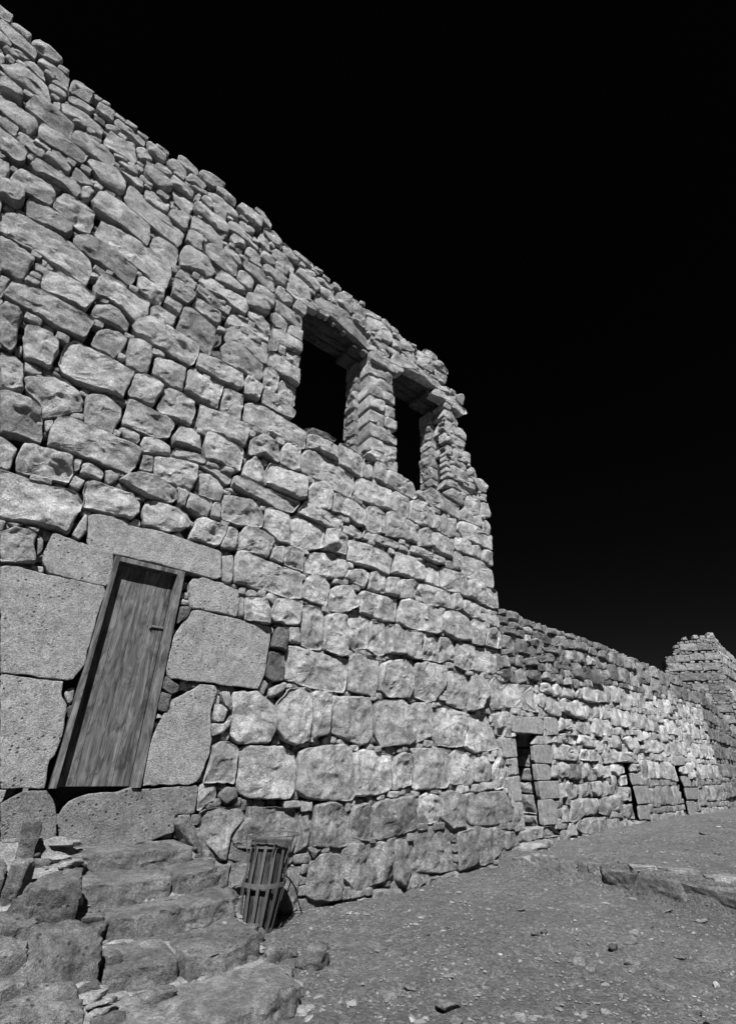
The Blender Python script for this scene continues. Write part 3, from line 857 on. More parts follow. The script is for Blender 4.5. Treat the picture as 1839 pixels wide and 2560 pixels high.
CURTAIN = """
- 6,424 39,429 35,441 9,435
- 38,422 78,420 83,440 57,442 37,437
- 82,421 101,420 105,438 83,440
- 104,419 150,425 154,433 133,437 104,434
- 6,406 40,409 44,424 25,427 6,422
- 51,402 90,410 96,417 63,419 43,415
- 2,387 16,388 23,405 1,399
- 20,389 67,391 70,404 23,403
- 71,392 93,389 97,405 72,404
2 97,407 127,402 134,411 120,420 95,413
- 144,420 190,419 194,431 164,432 146,427
- 194,418 244,425 245,438 198,432
- 248,423 280,422 285,427 277,437 249,437
- 291,426 341,427 349,436 326,442 290,435
- 1,358 27,357 56,361 62,386 19,385 4,380
- 65,374 66,357 111,358 115,375 88,387 65,385
1.5 95,384 118,383 119,400 95,398
- 129,396 216,395 223,414 139,414 128,406
- 121,380 164,378 169,394 138,398 120,392
- 168,377 236,376 240,388 168,392
- 221,396 277,400 282,427 229,420
- 281,399 352,405 350,427 284,420
- 346,404 371,404 399,420 387,428 366,427
- 392,404 435,404 447,418 424,426 399,420
- 447,405 495,400 507,412 485,426 453,419
- 0,343 63,345 65,355 30,357 0,352
- 5,320 22,320 16,342 2,340
- 23,326 48,329 45,344 19,338
1.3 79,337 86,352 64,351 58,340
- 89,335 128,338 132,351 126,356 89,348
- 139,348 198,354 207,368 188,373 137,362
- 246,378 274,380 274,393 245,389
2 280,372 304,373 304,398 279,394
- 322,371 369,375 348,398 319,398
1.6 373,373 424,380 429,391 390,399 361,393
- 203,342 266,348 276,362 222,361 199,356
.55 -8,289 12,293 21,303 18,318 1,315 -13,305
.6 16,294 39,293 44,299 35,318 23,309
- 46,293 75,297 82,322 65,326 45,317
- 99,303 135,309 137,329 90,325 79,310
- 167,309 198,317 191,332 153,329 140,314
- 205,311 230,310 229,333 203,331
- 231,312 260,313 264,331 241,328
- 278,309 305,316 296,330 267,327
- 289,336 329,330 338,337 307,369 282,365
.7 338,337 374,341 367,371 340,367
.8 379,328 424,336 402,368 371,368
- 431,339 453,351 442,373 418,368
- 451,346 489,355 483,376 446,369
- 21,247 65,245 108,245 108,283 97,295 5,289 -7,279 -15,244
- 130,256 149,278 127,283 111,280 109,259
- 133,252 168,242 196,246 200,275 166,281 148,276
- 128,287 175,284 180,293 167,309 142,306 124,298
- 182,283 221,285 225,307 205,311 182,305 179,290
- 270,287 280,301 260,309 228,306 224,287
- 259,248 253,278 224,283 200,275 201,254
- 293,245 318,248 327,280 278,284 252,275 259,248
- 312,289 323,314 292,308 275,290
- 338,283 366,285 380,320 324,316 313,289
- 408,291 415,316 384,318 369,286
s 14,204 115,206 123,231 106,237 55,234 6,235 -4,220 -21,209
s 170,208 180,230 168,240 129,239 130,230 129,205
- 205,220 205,242 188,241 175,215
- 226,221 260,219 267,237 239,243 218,243 206,222
- 282,218 293,233 287,240 268,239 262,221
- 323,216 334,237 327,247 297,243 287,219
- 345,214 369,213 385,230 384,253 343,250 329,221
- 428,217 439,239 431,254 392,249 377,219
- -40,209 -22,212 0,232 -7,238 -48,231
s -29,162 11,164 12,196 -38,193
- -13,195 12,197 13,204 -15,201
s -20,136 9,137 11,163 -18,161
s -18,96 10,97 12,136 -30,132
s -13,56 9,55 11,95 -18,95
s 113,189 117,203 88,202 72,187
- 117,189 146,194 153,203 119,203
s.85 68,156 128,155 143,178 131,189 71,186
s.85 68,128 115,128 122,144 116,154 69,155
s.85 71,98 139,99 144,127 69,127
s.85 69,59 116,58 123,88 112,98 71,98
- 142,164 180,162 237,163 252,179 230,188 164,194 143,190
- 193,197 249,192 252,211 203,214 169,209
- 310,189 336,193 343,210 293,213 260,213 252,196
- 347,178 380,185 399,202 374,213 345,208 331,184
- 280,163 290,186 259,185 250,165
- 329,164 332,186 295,185 283,163
.8 149,131 149,152 131,154 120,132
- 160,131 191,134 197,155 175,161 150,156 155,136
.6 214,127 240,131 247,156 199,157 191,131
.7 245,131 267,133 270,151 249,152 248,145
- 312,134 331,134 343,155 324,160 303,149
- 338,131 378,133 390,156 345,153
- 409,135 453,143 455,161 394,158 388,146
- 145,98 160,98 169,124 149,124
.8 174,95 210,97 189,126 173,122
.8 218,97 266,103 268,125 223,119
.8 277,108 294,97 319,102 318,127 280,124
.8 327,98 353,103 360,127 331,125
.85 182,58 221,66 226,97 181,93 164,60
.7 255,68 263,96 230,97 222,67
.8 282,72 289,95 263,96 255,66
.75 323,63 340,70 336,98 297,94 282,70
.8 374,70 400,64 401,84 391,101 345,98 336,72
.75 159,57 169,74 167,87 140,84 130,59
.75 209,39 265,35 273,62 249,65 195,60 182,49
.75 315,38 318,62 273,62 265,36
.75 185,38 178,57 151,56 148,38
.85 -3,37 34,41 124,41 98,57 26,57 -12,54
- 378,159 431,162 445,186 426,192 371,184 355,160
- 520,163 545,166 557,185 512,187 445,186 427,164
- 481,146 520,145 550,151 542,161 497,163 481,154
s.85 478,118 526,118 530,142 479,142
s.8 485,79 559,79 572,116 483,116
s.8 477,50 541,48 545,76 483,77
- 416,117 454,118 460,138 427,136 411,130
.75 410,87 461,86 462,114 410,115
.75 411,54 462,52 459,82 407,81
.7 461,34 529,39 514,47 460,48 439,40
s 780,162 868,165 879,187 776,184 766,167
- 823,141 876,142 882,163 823,159 815,149
s.9 814,111 866,113 876,137 809,137
s.7 810,82 900,80 923,108 815,109
s.7 803,43 848,42 861,77 808,78
- 694,188 741,200 751,227 670,221 642,190
- 595,186 642,190 658,223 605,220 583,197
- 514,191 539,193 516,223 481,213
"""
STAIR_ROCKS = [(-3.45, 0.26, 0.82, 0.145, 0.404, 0.9), (-3.52, 0.71, 0.6, 0.146, 0.403, 1.0), (-3.43, 0.72, 0.55, 0.048, 0.18, 0.6), (-3.29, 1.02, 0.5, 0.33, 0.405, 0.62), (-3.48, 1.1, 0.37, 0.21, 0.269, 1.0), (-3.32, 1.62, 0.23, 0.423, 0.582, 0.68), (-3.58, 1.61, 0.24, 0.22, 0.504, 0.95), (-2.98, 1.47, 0.26, 0.194, 0.114, 0.75), (-2.92, 1.59, 0.17, 0.15, 0.116, 0.7), (-3.01, 1.07, 0.32, 0.188, 0.197, 0.55), (-3.04, 1.03, 0.4, 0.218, 0.091, 0.8), (-3.15, 1.88, 0.23, 0.124, 0.114, 0.7), (-2.7, 1.82, 0.12, 0.202, 0.106, 0.75), (-2.38, 0.84, 0.42, 0.201, 0.074, 0.9), (-1.2, 0.01, 0.07, 0.169, 0.102, 0.6), (-1.44, 0.71, -0.0, 0.118, 0.177, 0.7), (-1.53, 1.22, -0.0, 0.171, 0.148, 0.8), (-1.98, 1.61, 0.15, 0.11, 0.075, 0.7), (-2.07, 1.92, 0.12, 0.124, 0.066, 0.7), (-2.01, 2.01, 0.12, 0.074, 0.082, 0.8), (-1.7, 1.67, -0.0, 0.115, 0.091, 0.65), (-2.0, 2.2, 0.06, 0.119, 0.223, 1.0), (-1.95, 0.69, 0.52, 0.136, 0.118, 0.7), (-3.37, 0.38, 0.68, 0.19, 0.098, 0.6), (-3.1, 2.19, 0.16, 0.182, 0.118, 0.8)]
LOOSE = [(-1.36, 1.56, -0.0, 0.278, 0.149, 0.7, 0), (-1.13, 1.24, -0.0, 0.176, 0.106, 0.8, 0), (-1.4, 1.27, -0.0, 0.102, 0.068, 0.9, 0), (-0.74, 1.18, -0.0, 0.597, 0.411, 0.75, 1), (-1.03, 2.71, -0.0, 0.19, 0.114, 0.6, 0), (-1.16, 2.88, -0.0, 0.102, 0.064, 0.7, 0), (-0.76, 3.09, -0.0, 0.105, 0.105, 1.5, 1), (-1.01, 2.32, -0.0, 0.118, 0.035, 0.65, 0), (-0.94, 2.26, -0.0, 0.054, 0.03, 0.8, 0), (0.99, 2.1, -0.0, 0.088, 0.056, 0.8, 0), (0.82, 2.12, -0.0, 0.093, 0.055, 0.8, 0), (0.02, 1.91, -0.0, 0.04, 0.026, 0.8, 0), (-0.34, 1.73, -0.0, 0.065, 0.029, 0.8, 0), (1.23, 1.54, 0.0, 0.057, 0.044, 1, 0), (1.49, 1.47, 0.01, 0.101, 0.032, 0.9, 0), (0.36, 1.42, -0.0, 0.078, 0.033, 0.6, 0), (-0.04, 1.49, -0.0, 0.054, 0.046, 0.8, 0), (1.08, 2.76, -0.0, 0.095, 0.095, 0.55, 0), (1.37, 2.74, -0.0, 0.189, 0.068, 0.8, 0), (1.61, 2.7, -0.0, 0.11, 0.094, 0.9, 0), (0.47, 2.78, -0.0, 0.094, 0.091, 0.9, 0), (0.43, 2.9, -0.0, 0.085, 0.056, 1.0, 0), (0.48, 2.7, -0.0, 0.061, 0.041, 0.8, 0), (1.03, 2.55, -0.0, 0.045, 0.052, 1.4, 0), (0.88, 3.03, -0.0, 0.149, 0.051, 1.0, 0), (2.68, 2.9, -0.0, 0.12, 0.069, 1.2, 0), (2.84, 2.47, -0.0, 0.138, 0.051, 0.9, 0), (0.84, 3.68, -0.0, 0.042, 0.06, 2.4, 0), (1.06, 3.67, -0.0, 0.187, 0.155, 0.7, 1), (0.6, 3.39, -0.0, 0.184, 0.138, 0.8, 1), (0.25, 3.78, -0.0, 0.048, 0.032, 0.6, 0), (0.11, 3.32, -0.0, 0.052, 0.043, 1.6, 0), (5.53, 1.73, 0.35, 0.077, 0.058, 0.8, 0), (7.55, 1.3, 0.42, 0.19, 0.061, 0.8, 0), (5.38, 2.22, 0.34, 0.073, 0.054, 0.6, 0), (0.13, 3.89, -0.0, 0.077, 0.036, 1.0, 0), (-0.25, 3.39, -0.0, 0.059, 0.043, 0.9, 0), (-1.23, 2.27, -0.0, 0.173, 0.063, 0.75, 1), (1.32, 3.23, -0.0, 0.09, 0.042, 0.8, 0), (2.03, 2.64, -0.0, 0.091, 0.033, 0.8, 0), (2.61, 2.26, -0.0, 0.13, 0.042, 0.7, 1), (2.3, 3.24, -0.0, 0.086, 0.039, 0.7, 0), (-0.16, 2.46, -0.0, 0.085, 0.026, 0.8, 1)]
KERB = [(3.06, 0.42, 0.29, 0.421, 0.283, 0.9), (3.13, 0.73, 0.25, 0.211, 0.176, 0.75), (3.2, 1.02, 0.23, 0.263, 0.194, 0.8), (3.26, 1.22, 0.2, 0.14, 0.174, 0.6), (3.3, 1.37, 0.21, 0.177, 0.144, 0.7), (3.34, 1.51, 0.21, 0.11, 0.099, 0.6), (3.27, 1.76, 0.13, 0.437, 0.237, 0.6), (3.21, 2.3, 0.15, 0.587, 0.281, 0.6), (3.21, 2.91, 0.17, 0.72, 0.284, 0.6), (3.58, 1.67, 0.3, 0.16, 0.099, 0.6), (3.46, 1.98, 0.3, 0.397, 0.106, 2.0), (3.6, 2.43, 0.3, 0.51, 0.143, 0.9), (3.53, 2.92, 0.3, 0.478, 0.143, 1.3)]

def parse(s):
    L = []
    for l in s.strip().splitlines():
        t = l.split(); P = np.array([[float(v) for v in q.split(',')] for q in t[1:]]) / 100
        fl = t[0]; kind = ''.join(c for c in fl if c in 'sc'); num = fl.replace('s', '').replace('c', '').replace('-', '')
        L.append((kind, float(num) if num else 1.0, P))
    return L
def erode(m, k):
    for _ in range(k):
        n = m.copy(); n[1:] &= m[:-1]; n[:-1] &= m[1:]; n[:, 1:] &= m[:, :-1]; n[:, :-1] &= m[:, 1:]; m = n
    return m
def dilate(m, k): return ~erode(~m, k)

def z_mid(c): return c[1]
def build_wall(thing, fr, traced, region, holes, sizes, seed, matfn, limit=300, core_depth=.75, core_cell=.12, rect_depth=.22, view=None, core_holes=None):
    """traced blocks + packed blocks + chinking + core, all parts of one wall"""
    r = np.random.default_rng(seed)
    allu = np.concatenate([region[:, 0]]); u0, z0 = region[:, 0].min() - .2, region[:, 1].min() - .2
    h = .02
    H = int((region[:, 1].max() + .4 - z0) / h); Wd = int((region[:, 0].max() + .4 - u0) / h)
    reg = np.zeros((H, Wd), bool); raster_mark(reg, region, u0, z0, h)
    cov = np.zeros((H, Wd), bool)
    for k, t, P in traced: raster_mark(cov, P, u0, z0, h)
    hole = np.zeros((H, Wd), bool)
    for P in holes: raster_mark(hole, np.array(P), u0, z0, h)
    free = reg & ~cov & ~dilate(hole, 7)
    free = erode(free, 0)
    packed = fill_rects(free, u0, z0, h, sizes, seed)
    if fr is MAIN: packed = [P for P in packed if not (P[:, 1].mean() > 3.6 and P[:, 0].min() > -7.2 and abs(area(P)) < .012 and r.random() < .55)]
    stones = [(k, t, P, False) for k, t, P in traced] + [('', 1.0, P, True) for P in packed]
    def score(s):
        P = s[2]; c = fr.pt([P[:, 0].mean()], [P[:, 1].mean()])[0]
        return abs(area(P)) / (np.linalg.norm(c - np.array([0, 0, EYE])) ** 2)
    stones.sort(key=score, reverse=True)
    rest = {}; restn = {}
    cnt = 0
    for i, (k, t, P, auto) in enumerate(stones):
        c = P.mean(0); mat, tint = matfn(c[0], c[1], k, t, r, auto)
        A = abs(area(P)); small = A < .012
        edge_top = not reg[min(H - 1, int((c[1] + .35 - z0) / h)), min(Wd - 1, max(0, int((c[0] - u0) / h)))]
        depth = .34 if edge_top else rect_depth
        if 'c' in k: depth = .42
        if small: depth = .14
        if fr is CURT and c[1] < 1.72 and (4.9 < c[0] < 5.4 or 8.2 < c[0] < 8.7): depth = .045
        if fr is CURT and c[1] < 2.06 and .8 < c[0] < 1.4: depth = .10
        smooth = 's' in k
        front = r.uniform(-.040, .040) if not smooth else r.uniform(-.004, .008)
        if small: front -= .035
        if auto and not small: front -= .01
        if c[1] < 1.0 and not smooth: front = r.uniform(-.008, .026)
        dist = np.linalg.norm(fr.pt([c[0]], [c[1]])[0]); res = 1.0 if dist < 10.5 else .62
        if math.sqrt(A) / dist < .012: res = .5
        V, F = stone_geo(P, fr, seed * 1000 + i, depth=depth, bulge=.0 if smooth else min(.065, .18 * math.sqrt(A)), gap=-.002 if auto else (-.002 if smooth else -.003),
                         front=front, rough=0 if smooth else 1.0, res=res)
        if cnt < limit:
            cnt += 1
            o = place('stone', V, F, mat, thing, tint=tint)
        else:
            rest.setdefault(mat.name, []).append((V, F))
    # chinking: small angular packing stones wherever a joint stays open
    ch = []
    open_ = reg & ~dilate(hole, 7)
    cc = np.zeros((H, Wd), bool)
    for k, t, P, a in stones: raster_mark(cc, P, u0, z0, h)
    fr_ = open_ & ~cc
    lev = fr_.copy(); dist = np.zeros((H, Wd), int)
    for k in range(6):
        dist += lev; lev = erode(lev, 1)
    js, is_ = np.nonzero(dist >= 2)
    order = np.argsort(-dist[js, is_] + r.random(len(js)) * .9)
    used = np.zeros((H, Wd), bool)
    for q in order:
        j, i = js[q], is_[q]
        if used[j, i]: continue
        d = dist[j, i]; rad = (d + .6) * h * 1.0
        if len(ch) > 2600: break
        if fr is MAIN and z0 + j * h > 3.6 and r.random() < .70: used[max(0, j - d):j + d + 1, max(0, i - d):i + d + 1] = True; continue
        k = int(max(1, d * 1.6)); used[max(0, j - k):j + k + 1, max(0, i - int(k * 1.6)):i + int(k * 1.6) + 1] = True
        cu, cz = u0 + (i + .5) * h, z0 + (j + .5) * h
        n = 6; an = np.sort(r.random(n) * .8 + np.arange(n)) / n * 2 * math.pi
        P = np.stack([cu + np.cos(an) * rad * r.uniform(1.0, 1.7), cz + np.sin(an) * rad * r.uniform(.8, 1.1)], 1)
        fy = -.035 - .06 * r.random()
        Y = np.concatenate([np.full(n, -.2), np.full(n, fy - .015), np.full(n, fy)]); 
        c2 = P.mean(0); PP = np.vstack([P, P, c2 + (P - c2) * .7]); PP = np.vstack([PP, c2 + r.uniform(-.3, .3, 2) * rad])
        Y = np.r_[Y, fy + .012]
        Y = Y + np.r_[np.zeros(n), r.uniform(-.006, .006, 2 * n + 1)]
        ch.append((fr.pt(PP[:, 0], PP[:, 1], Y), topo(n, 3)))
    def joined(name, L, mat, smooth=True):
        if not L: return
        off = 0; Vs = []; Fs = []
        for V, F in L: Vs.append(V); Fs.append(F + off); off += len(V)
        o = place(name, np.vstack(Vs), np.vstack(Fs), mat, thing, smooth=smooth); o['kind'] = 'stuff'; return o
    allrest = []
    for mn, L in rest.items(): allrest += [(V, F, mn) for V, F in L]
    if allrest:
        off = 0; Vs = []; Fs = []; mi = []; names = sorted(rest)
        for V, F, mn in allrest: Vs.append(V); Fs.append(F + off); off += len(V); mi += [names.index(mn)] * len(F)
        o = place('small_stones', np.vstack(Vs), np.vstack(Fs), None, thing); o['kind'] = 'stuff'
        for mn in names: o.data.materials.append(bpy.data.materials[mn])
        o.data.polygons.foreach_set('material_index', mi)
    joined('chinking', ch, M_CHINK, False)
    # core
    wide = hole.copy()
    for P in (core_holes or []): raster_mark(wide, np.array(P), u0, z0, h)
    full = dilate(cc | fr_, 3) & ~wide; full = erode(full, 9)
    st = int(core_cell / h); Hc, Wc = H // st, Wd // st
    small = full[:Hc * st, :Wc * st].reshape(Hc, st, Wc, st).mean((1, 3)) > .5
    V, F = core_mesh(small, u0, z0, core_cell, fr, -.15, -.15 - (core_depth if fr is not MAIN else .62))
    # rubble relief on the core's front
    fwd = fr.o; sel = np.abs((V - fr.P0) @ fwd + .15) < 1e-6
    V[sel] += np.outer(fbm(V[sel], 6.0, 9, 2) * .02, fwd)
    place('wall_core', V, F, M_CORE, thing, smooth=False)
    print('wall', thing.name, 'stones', len(stones), 'chinks', len(ch))

# ================================================================ 1. the tall keep wall
keep = empty('keep_wall', MAIN.pt([-2], [0])[0], 'tall ruined wall of rough grey stone blocks with a wooden door and two open windows', 'stone wall')
KT = parse(KEEP)
top = [(-8.4, 12.0), (-7.1, 11.75), (-6.16, 11.5), (-4.18, 11.2), (-1.87, 10.9), (0.5, 10.7), (1.9, 10.45), (2.5, 10.2), (2.75, 9.9), (3.25, 9.75), (3.35, 9.4), (2.95, 9.05), (3.05, 8.7), (3.25, 8.3),
       (3.3, 7.9), (3.62, 7.4), (3.80, 7.0), (3.84, 6.0), (3.78, 4.5), (3.68, 3.2), (3.68, -.25), (-8.4, -.25)]
W1 = [(-1.27, 6.64), (-1.28, 9.50), (.09, 9.35), (.2, 9.2), (.2, 6.62), (-.6, 6.70)]
W2 = [(1.05, 6.55), (1.02, 9.24), (2.2, 9.5), (2.62, 9.2), (2.42, 8.6), (2.36, 6.50)]
DOOR = [(-3.45, 1.20), (-3.45, 3.60), (-2.48, 3.60), (-2.48, 1.20)]
VOIDS = [[(-3.35, 1.0), (-3.35, 1.25), (-2.7, 1.25), (-3.0, 1.17)]]
def keep_mat(u, z, k, t, r, auto):
    if 's' in k: return M_SMOOTH, t
    if t < .62: return M_DARK, t * 1.7
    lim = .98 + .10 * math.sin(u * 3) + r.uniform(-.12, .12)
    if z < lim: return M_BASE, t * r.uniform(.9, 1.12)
    hi = 1.0 - .10 * sstep(6.5, 10.5, z)
    v = r.uniform(.90, 1.08)
    if z > 6 and r.random() < .22: v *= .8
    return M_ROUGH, t * v * float(hi)
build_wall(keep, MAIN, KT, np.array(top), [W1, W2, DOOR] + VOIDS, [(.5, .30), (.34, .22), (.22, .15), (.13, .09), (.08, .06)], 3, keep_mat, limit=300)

def bedding(thing, fr, ua, ub, za, zb, y, seed):
    a = np.arange(ua, ub, .03); b = np.arange(za, zb, .03); A, B = np.meshgrid(a, b)
    p = np.stack([A.ravel(), B.ravel(), np.full(A.size, seed)], 1)
    top = zb - .05 + .04 * np.sin(A.ravel() * 4); Y = y + fbm(p, 5, seed, 3) * .022 + fbm(p, 16, seed + 1, 2) * .010 - .12 * sstep(-.08, .0, p[:, 1] - top)
    nx, ny = len(a), len(b); i, j = np.meshgrid(np.arange(nx - 1), np.arange(ny - 1)); q = (j * nx + i).ravel()
    o = place('mortar', fr.pt(A.ravel(), B.ravel(), Y), np.stack([q, q + 1, q + nx + 1, q + nx], 1), M_MORTARD, thing); o['label'] = 'lime mortar filling the joints of the lowest courses'
bedding(keep, MAIN, -2.05, 3.72, -.1, 1.0, -.026, 4)
# window reveals: the jamb faces that look left, deep into the wall
def reveal(thing, u, z0, z1, seed, lean=0.0):
    fr = Frame(52 - 90, MAIN.pt([u], [0])[0], flip=True)      # u of this frame runs into the wall
    r = random.Random(seed); z = z0
    while z < z1 - .08:
        hh = min(r.uniform(.22, .34), z1 - z)
        if z1 - (z + hh) < .12: hh = z1 - z
        a = .40
        while a < .76:
            b = min(.80, a + r.uniform(.26, .5))
            if .80 - b < .14: b = .80
            j = lambda: r.uniform(-.015, .006)
            P = np.array([(a - j(), z - j()), (b + j(), z - j()), (b + j(), z + hh + j()), (a - j(), z + hh + j())])
            V, F = stone_geo(P, fr, seed * 100 + int(z * 50) + int(a * 31), depth=.22, bulge=.03, gap=.004, front=r.uniform(-.03, .01), res=.8)
            V = V + np.outer((V[:, 2] - z0) * lean, MAIN.u)
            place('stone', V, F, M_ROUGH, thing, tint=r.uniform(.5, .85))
            a = b + .004
        z += hh + .004
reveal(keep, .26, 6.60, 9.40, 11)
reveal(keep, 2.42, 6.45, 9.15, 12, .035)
# lintel beams behind the front lintels, spanning each window at its head
def beam(thing, ua, ub, z, y0, y1, seed, tint=.2, hgt=.26):  # low tint puts the shade under the window head into the stone colour
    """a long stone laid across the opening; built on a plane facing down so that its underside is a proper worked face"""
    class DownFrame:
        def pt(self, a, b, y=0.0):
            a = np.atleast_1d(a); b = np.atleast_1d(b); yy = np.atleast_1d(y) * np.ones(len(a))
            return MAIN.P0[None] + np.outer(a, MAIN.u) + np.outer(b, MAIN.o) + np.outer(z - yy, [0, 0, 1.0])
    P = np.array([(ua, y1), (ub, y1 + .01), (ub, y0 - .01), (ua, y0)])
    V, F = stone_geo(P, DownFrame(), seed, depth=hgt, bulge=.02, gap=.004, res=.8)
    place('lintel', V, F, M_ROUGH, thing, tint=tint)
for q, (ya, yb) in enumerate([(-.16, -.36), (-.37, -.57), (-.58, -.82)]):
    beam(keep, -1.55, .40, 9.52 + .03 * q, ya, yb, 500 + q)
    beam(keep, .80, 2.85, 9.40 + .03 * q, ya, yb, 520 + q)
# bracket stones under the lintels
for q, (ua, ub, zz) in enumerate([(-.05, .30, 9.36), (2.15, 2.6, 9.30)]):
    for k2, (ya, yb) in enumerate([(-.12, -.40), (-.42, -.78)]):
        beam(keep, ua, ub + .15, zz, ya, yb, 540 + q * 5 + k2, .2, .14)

# ---------------------------------------------------------------- the wooden door in its frame
def box_geo(fr, u0, u1, z0, z1, y0, y1, bev=.004):
    P = []
    F = []
    for (a, b, c) in ((0, 0, bev), (bev, bev, 0)):
        pass
    b = bev
    us = [(u0, u1), (u0 + b, u1 - b)]
    V = []
    def ring(ua, ub, za, zb, y):
        s = len(V)
        for (x, z) in ((ua, za), (ub, za), (ub, zb), (ua, zb)): V.append((x, z, y))
        return s
    r0 = ring(u0, u1, z0, z1, y0); r1 = ring(u0, u1, z0, z1, y1 - b); r2 = ring(u0 + b, u1 - b, z0 + b, z1 - b, y1)
    for a, c in ((r0, r1), (r1, r2)):
        for k in range(4):
            F.append((a + k, a + (k + 1) % 4, c + (k + 1) % 4, c + k))
    F.append((r2, r2 + 1, r2 + 2, r2 + 3)); F.append((r0 + 3, r0 + 2, r0 + 1, r0))
    V = np.array(V)
    return fr.pt(V[:, 0], V[:, 1], V[:, 2]), F
dl, dr, db, dt = -3.37, -2.56, 1.215, 3.555
door = bpy.data.objects.new('door', None)
COL.objects.link(door); door.parent = keep; door.location = MAIN.pt([(dl + dr) / 2], [db])[0] - np.array(keep.location); door.empty_display_size = .2
door['label'] = 'narrow weathered wooden plank door in a plain frame'
for (a, b, c, d, nm) in ((dl, dl + .055, db, dt, 1), (dr - .085, dr, db, dt, 2), (dl + .056, dr - .086, dt - .058, dt, 3)):
    V, F = box_geo(MAIN, a, b, c, d, -.16, .022); place('door_frame', V, F, M_WOOD, door, smooth=False, tint=1.05)
pl = [(dl + .058, -3.165), (-3.163, -3.0), (-2.998, -2.82), (-2.818, -2.70), (-2.697, dr - .092)]
for q, (a, b) in enumerate(pl):
    V, F = box_geo(MAIN, a, b, db + .012, dt - .06, -.125, -.088 - .002 * (q % 2), .004); place('plank', V, F, M_WOOD, door, smooth=False, tint=[1.0, .93, 1.04, .97, .98][q])
# iron latch: flat strap and short upright piece
V, F = box_geo(MAIN, -2.80, -2.652, 2.84, 2.865, -.088, -.070, .003); place('latch', V, F, M_LATCH, door, smooth=False)
V, F = box_geo(MAIN, -2.806, -2.79, 2.825, 2.88, -.088, -.066, .003); place('latch', V, F, M_LATCH, door, smooth=False)
# dark chamber behind the door, closed by the wall core: a plain back panel
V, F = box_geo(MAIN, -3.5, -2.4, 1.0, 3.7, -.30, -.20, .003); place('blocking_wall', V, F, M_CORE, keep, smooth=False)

# ================================================================ 2. the long curtain wall
curtain = empty('curtain_wall', CURT.pt([5], [.35])[0], 'long lower courtyard wall with three narrow doorways running away to the right', 'stone wall')
CT = parse(CURTAIN)
ctop = [(-.15, 4.25), (1.3, 4.36), (3.6, 4.42), (6, 4.38), (9.1, 4.28), (10.6, 4.15), (11.75, 4.02), (11.75, .15), (-.15, .15)]
D1 = [(.13, .55), (.13, 2.03), (.86, 2.05), (.74, .57)]
D2 = [(4.58, .48), (4.58, 1.655), (4.93, 1.66), (4.86, .46)]
D3 = [(7.93, .42), (7.92, 1.64), (8.27, 1.65), (8.17, .40)]
def cur_mat(u, z, k, t, r, auto):
    if 's' in k: return M_SMOOTH, t * 1.05
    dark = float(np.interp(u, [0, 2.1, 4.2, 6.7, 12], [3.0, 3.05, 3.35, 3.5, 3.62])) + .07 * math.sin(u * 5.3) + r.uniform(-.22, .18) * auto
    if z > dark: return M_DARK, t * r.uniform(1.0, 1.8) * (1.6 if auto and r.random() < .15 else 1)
    if z < 1.35 and auto: return M_BASE, r.uniform(.95, 1.35)
    if t < .62: return M_DARK, t * 1.7
    return M_ROUGH, t * r.uniform(.92, 1.12) * (1.08 if z > 1.5 else 1.0)
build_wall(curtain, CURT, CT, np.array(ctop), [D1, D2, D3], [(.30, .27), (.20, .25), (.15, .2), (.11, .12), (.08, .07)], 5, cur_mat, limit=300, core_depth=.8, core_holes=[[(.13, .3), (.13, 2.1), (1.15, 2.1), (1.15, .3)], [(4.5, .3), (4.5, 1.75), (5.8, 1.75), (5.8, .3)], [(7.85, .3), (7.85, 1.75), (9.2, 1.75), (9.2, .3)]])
# doorway reveals: stones on the right side of each passage
def curt_reveal(u, z0, z1, seed, depth0=.16):
    fr = Frame(48 - 90, CURT.pt([u], [0])[0], flip=True); r = random.Random(seed); z = z0
    while z < z1 - .05:
        hh = min(r.uniform(.2, .36), z1 - z)
        if z1 - (z + hh) < .1: hh = z1 - z
        a = depth0
        for b in (depth0 + .40, depth0 + .85):
            P = np.array([(a, z), (b - .01, z + .01), (b - .01, z + hh - .005), (a, z + hh - .01)])
            V, F = stone_geo(P, fr, seed * 77 + int(z * 40) + int(a * 9), depth=.2, bulge=.03, gap=.005, front=r.uniform(-.02, .02), res=.8)
            place('stone', V, F, M_ROUGH, curtain, tint=r.uniform(.6, .8)); a = b
        z += hh
curt_reveal(.84, .5, 2.1, 21, .20)
for q, (a, b, zz) in enumerate([(.0, 1.05, 2.06), (4.4, 5.1, 1.67), (7.75, 8.45, 1.66)]):
    class DF:
        def pt(self, x, y_, y=0.0, zz=zz):
            x = np.atleast_1d(x); y_ = np.atleast_1d(y_); yy = np.atleast_1d(y) * np.ones(len(x))
            return CURT.P0[None] + np.outer(x, CURT.u) + np.outer(y_, CURT.o) + np.outer(zz - yy, [0, 0, 1.0])
    V, F = stone_geo(np.array([(a, -.95), (b, -.95), (b, -.2), (a, -.2)]), DF(), 900 + q, depth=.2, bulge=.02, res=.8); place('lintel', V, F, M_ROUGH, curtain, tint=.8)
# dark rooms behind the doorways
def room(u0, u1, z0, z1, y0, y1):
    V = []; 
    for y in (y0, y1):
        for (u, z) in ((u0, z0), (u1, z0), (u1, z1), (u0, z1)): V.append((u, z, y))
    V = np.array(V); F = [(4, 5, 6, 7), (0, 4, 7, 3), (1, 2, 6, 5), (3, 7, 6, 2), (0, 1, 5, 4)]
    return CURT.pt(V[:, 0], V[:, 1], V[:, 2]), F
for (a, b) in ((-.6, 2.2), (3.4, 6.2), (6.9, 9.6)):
    V, F = room(a, b, .3, 3.0, -.96, -3.2); o = place('inner_chamber', V, F, M_CORE, curtain, smooth=False)

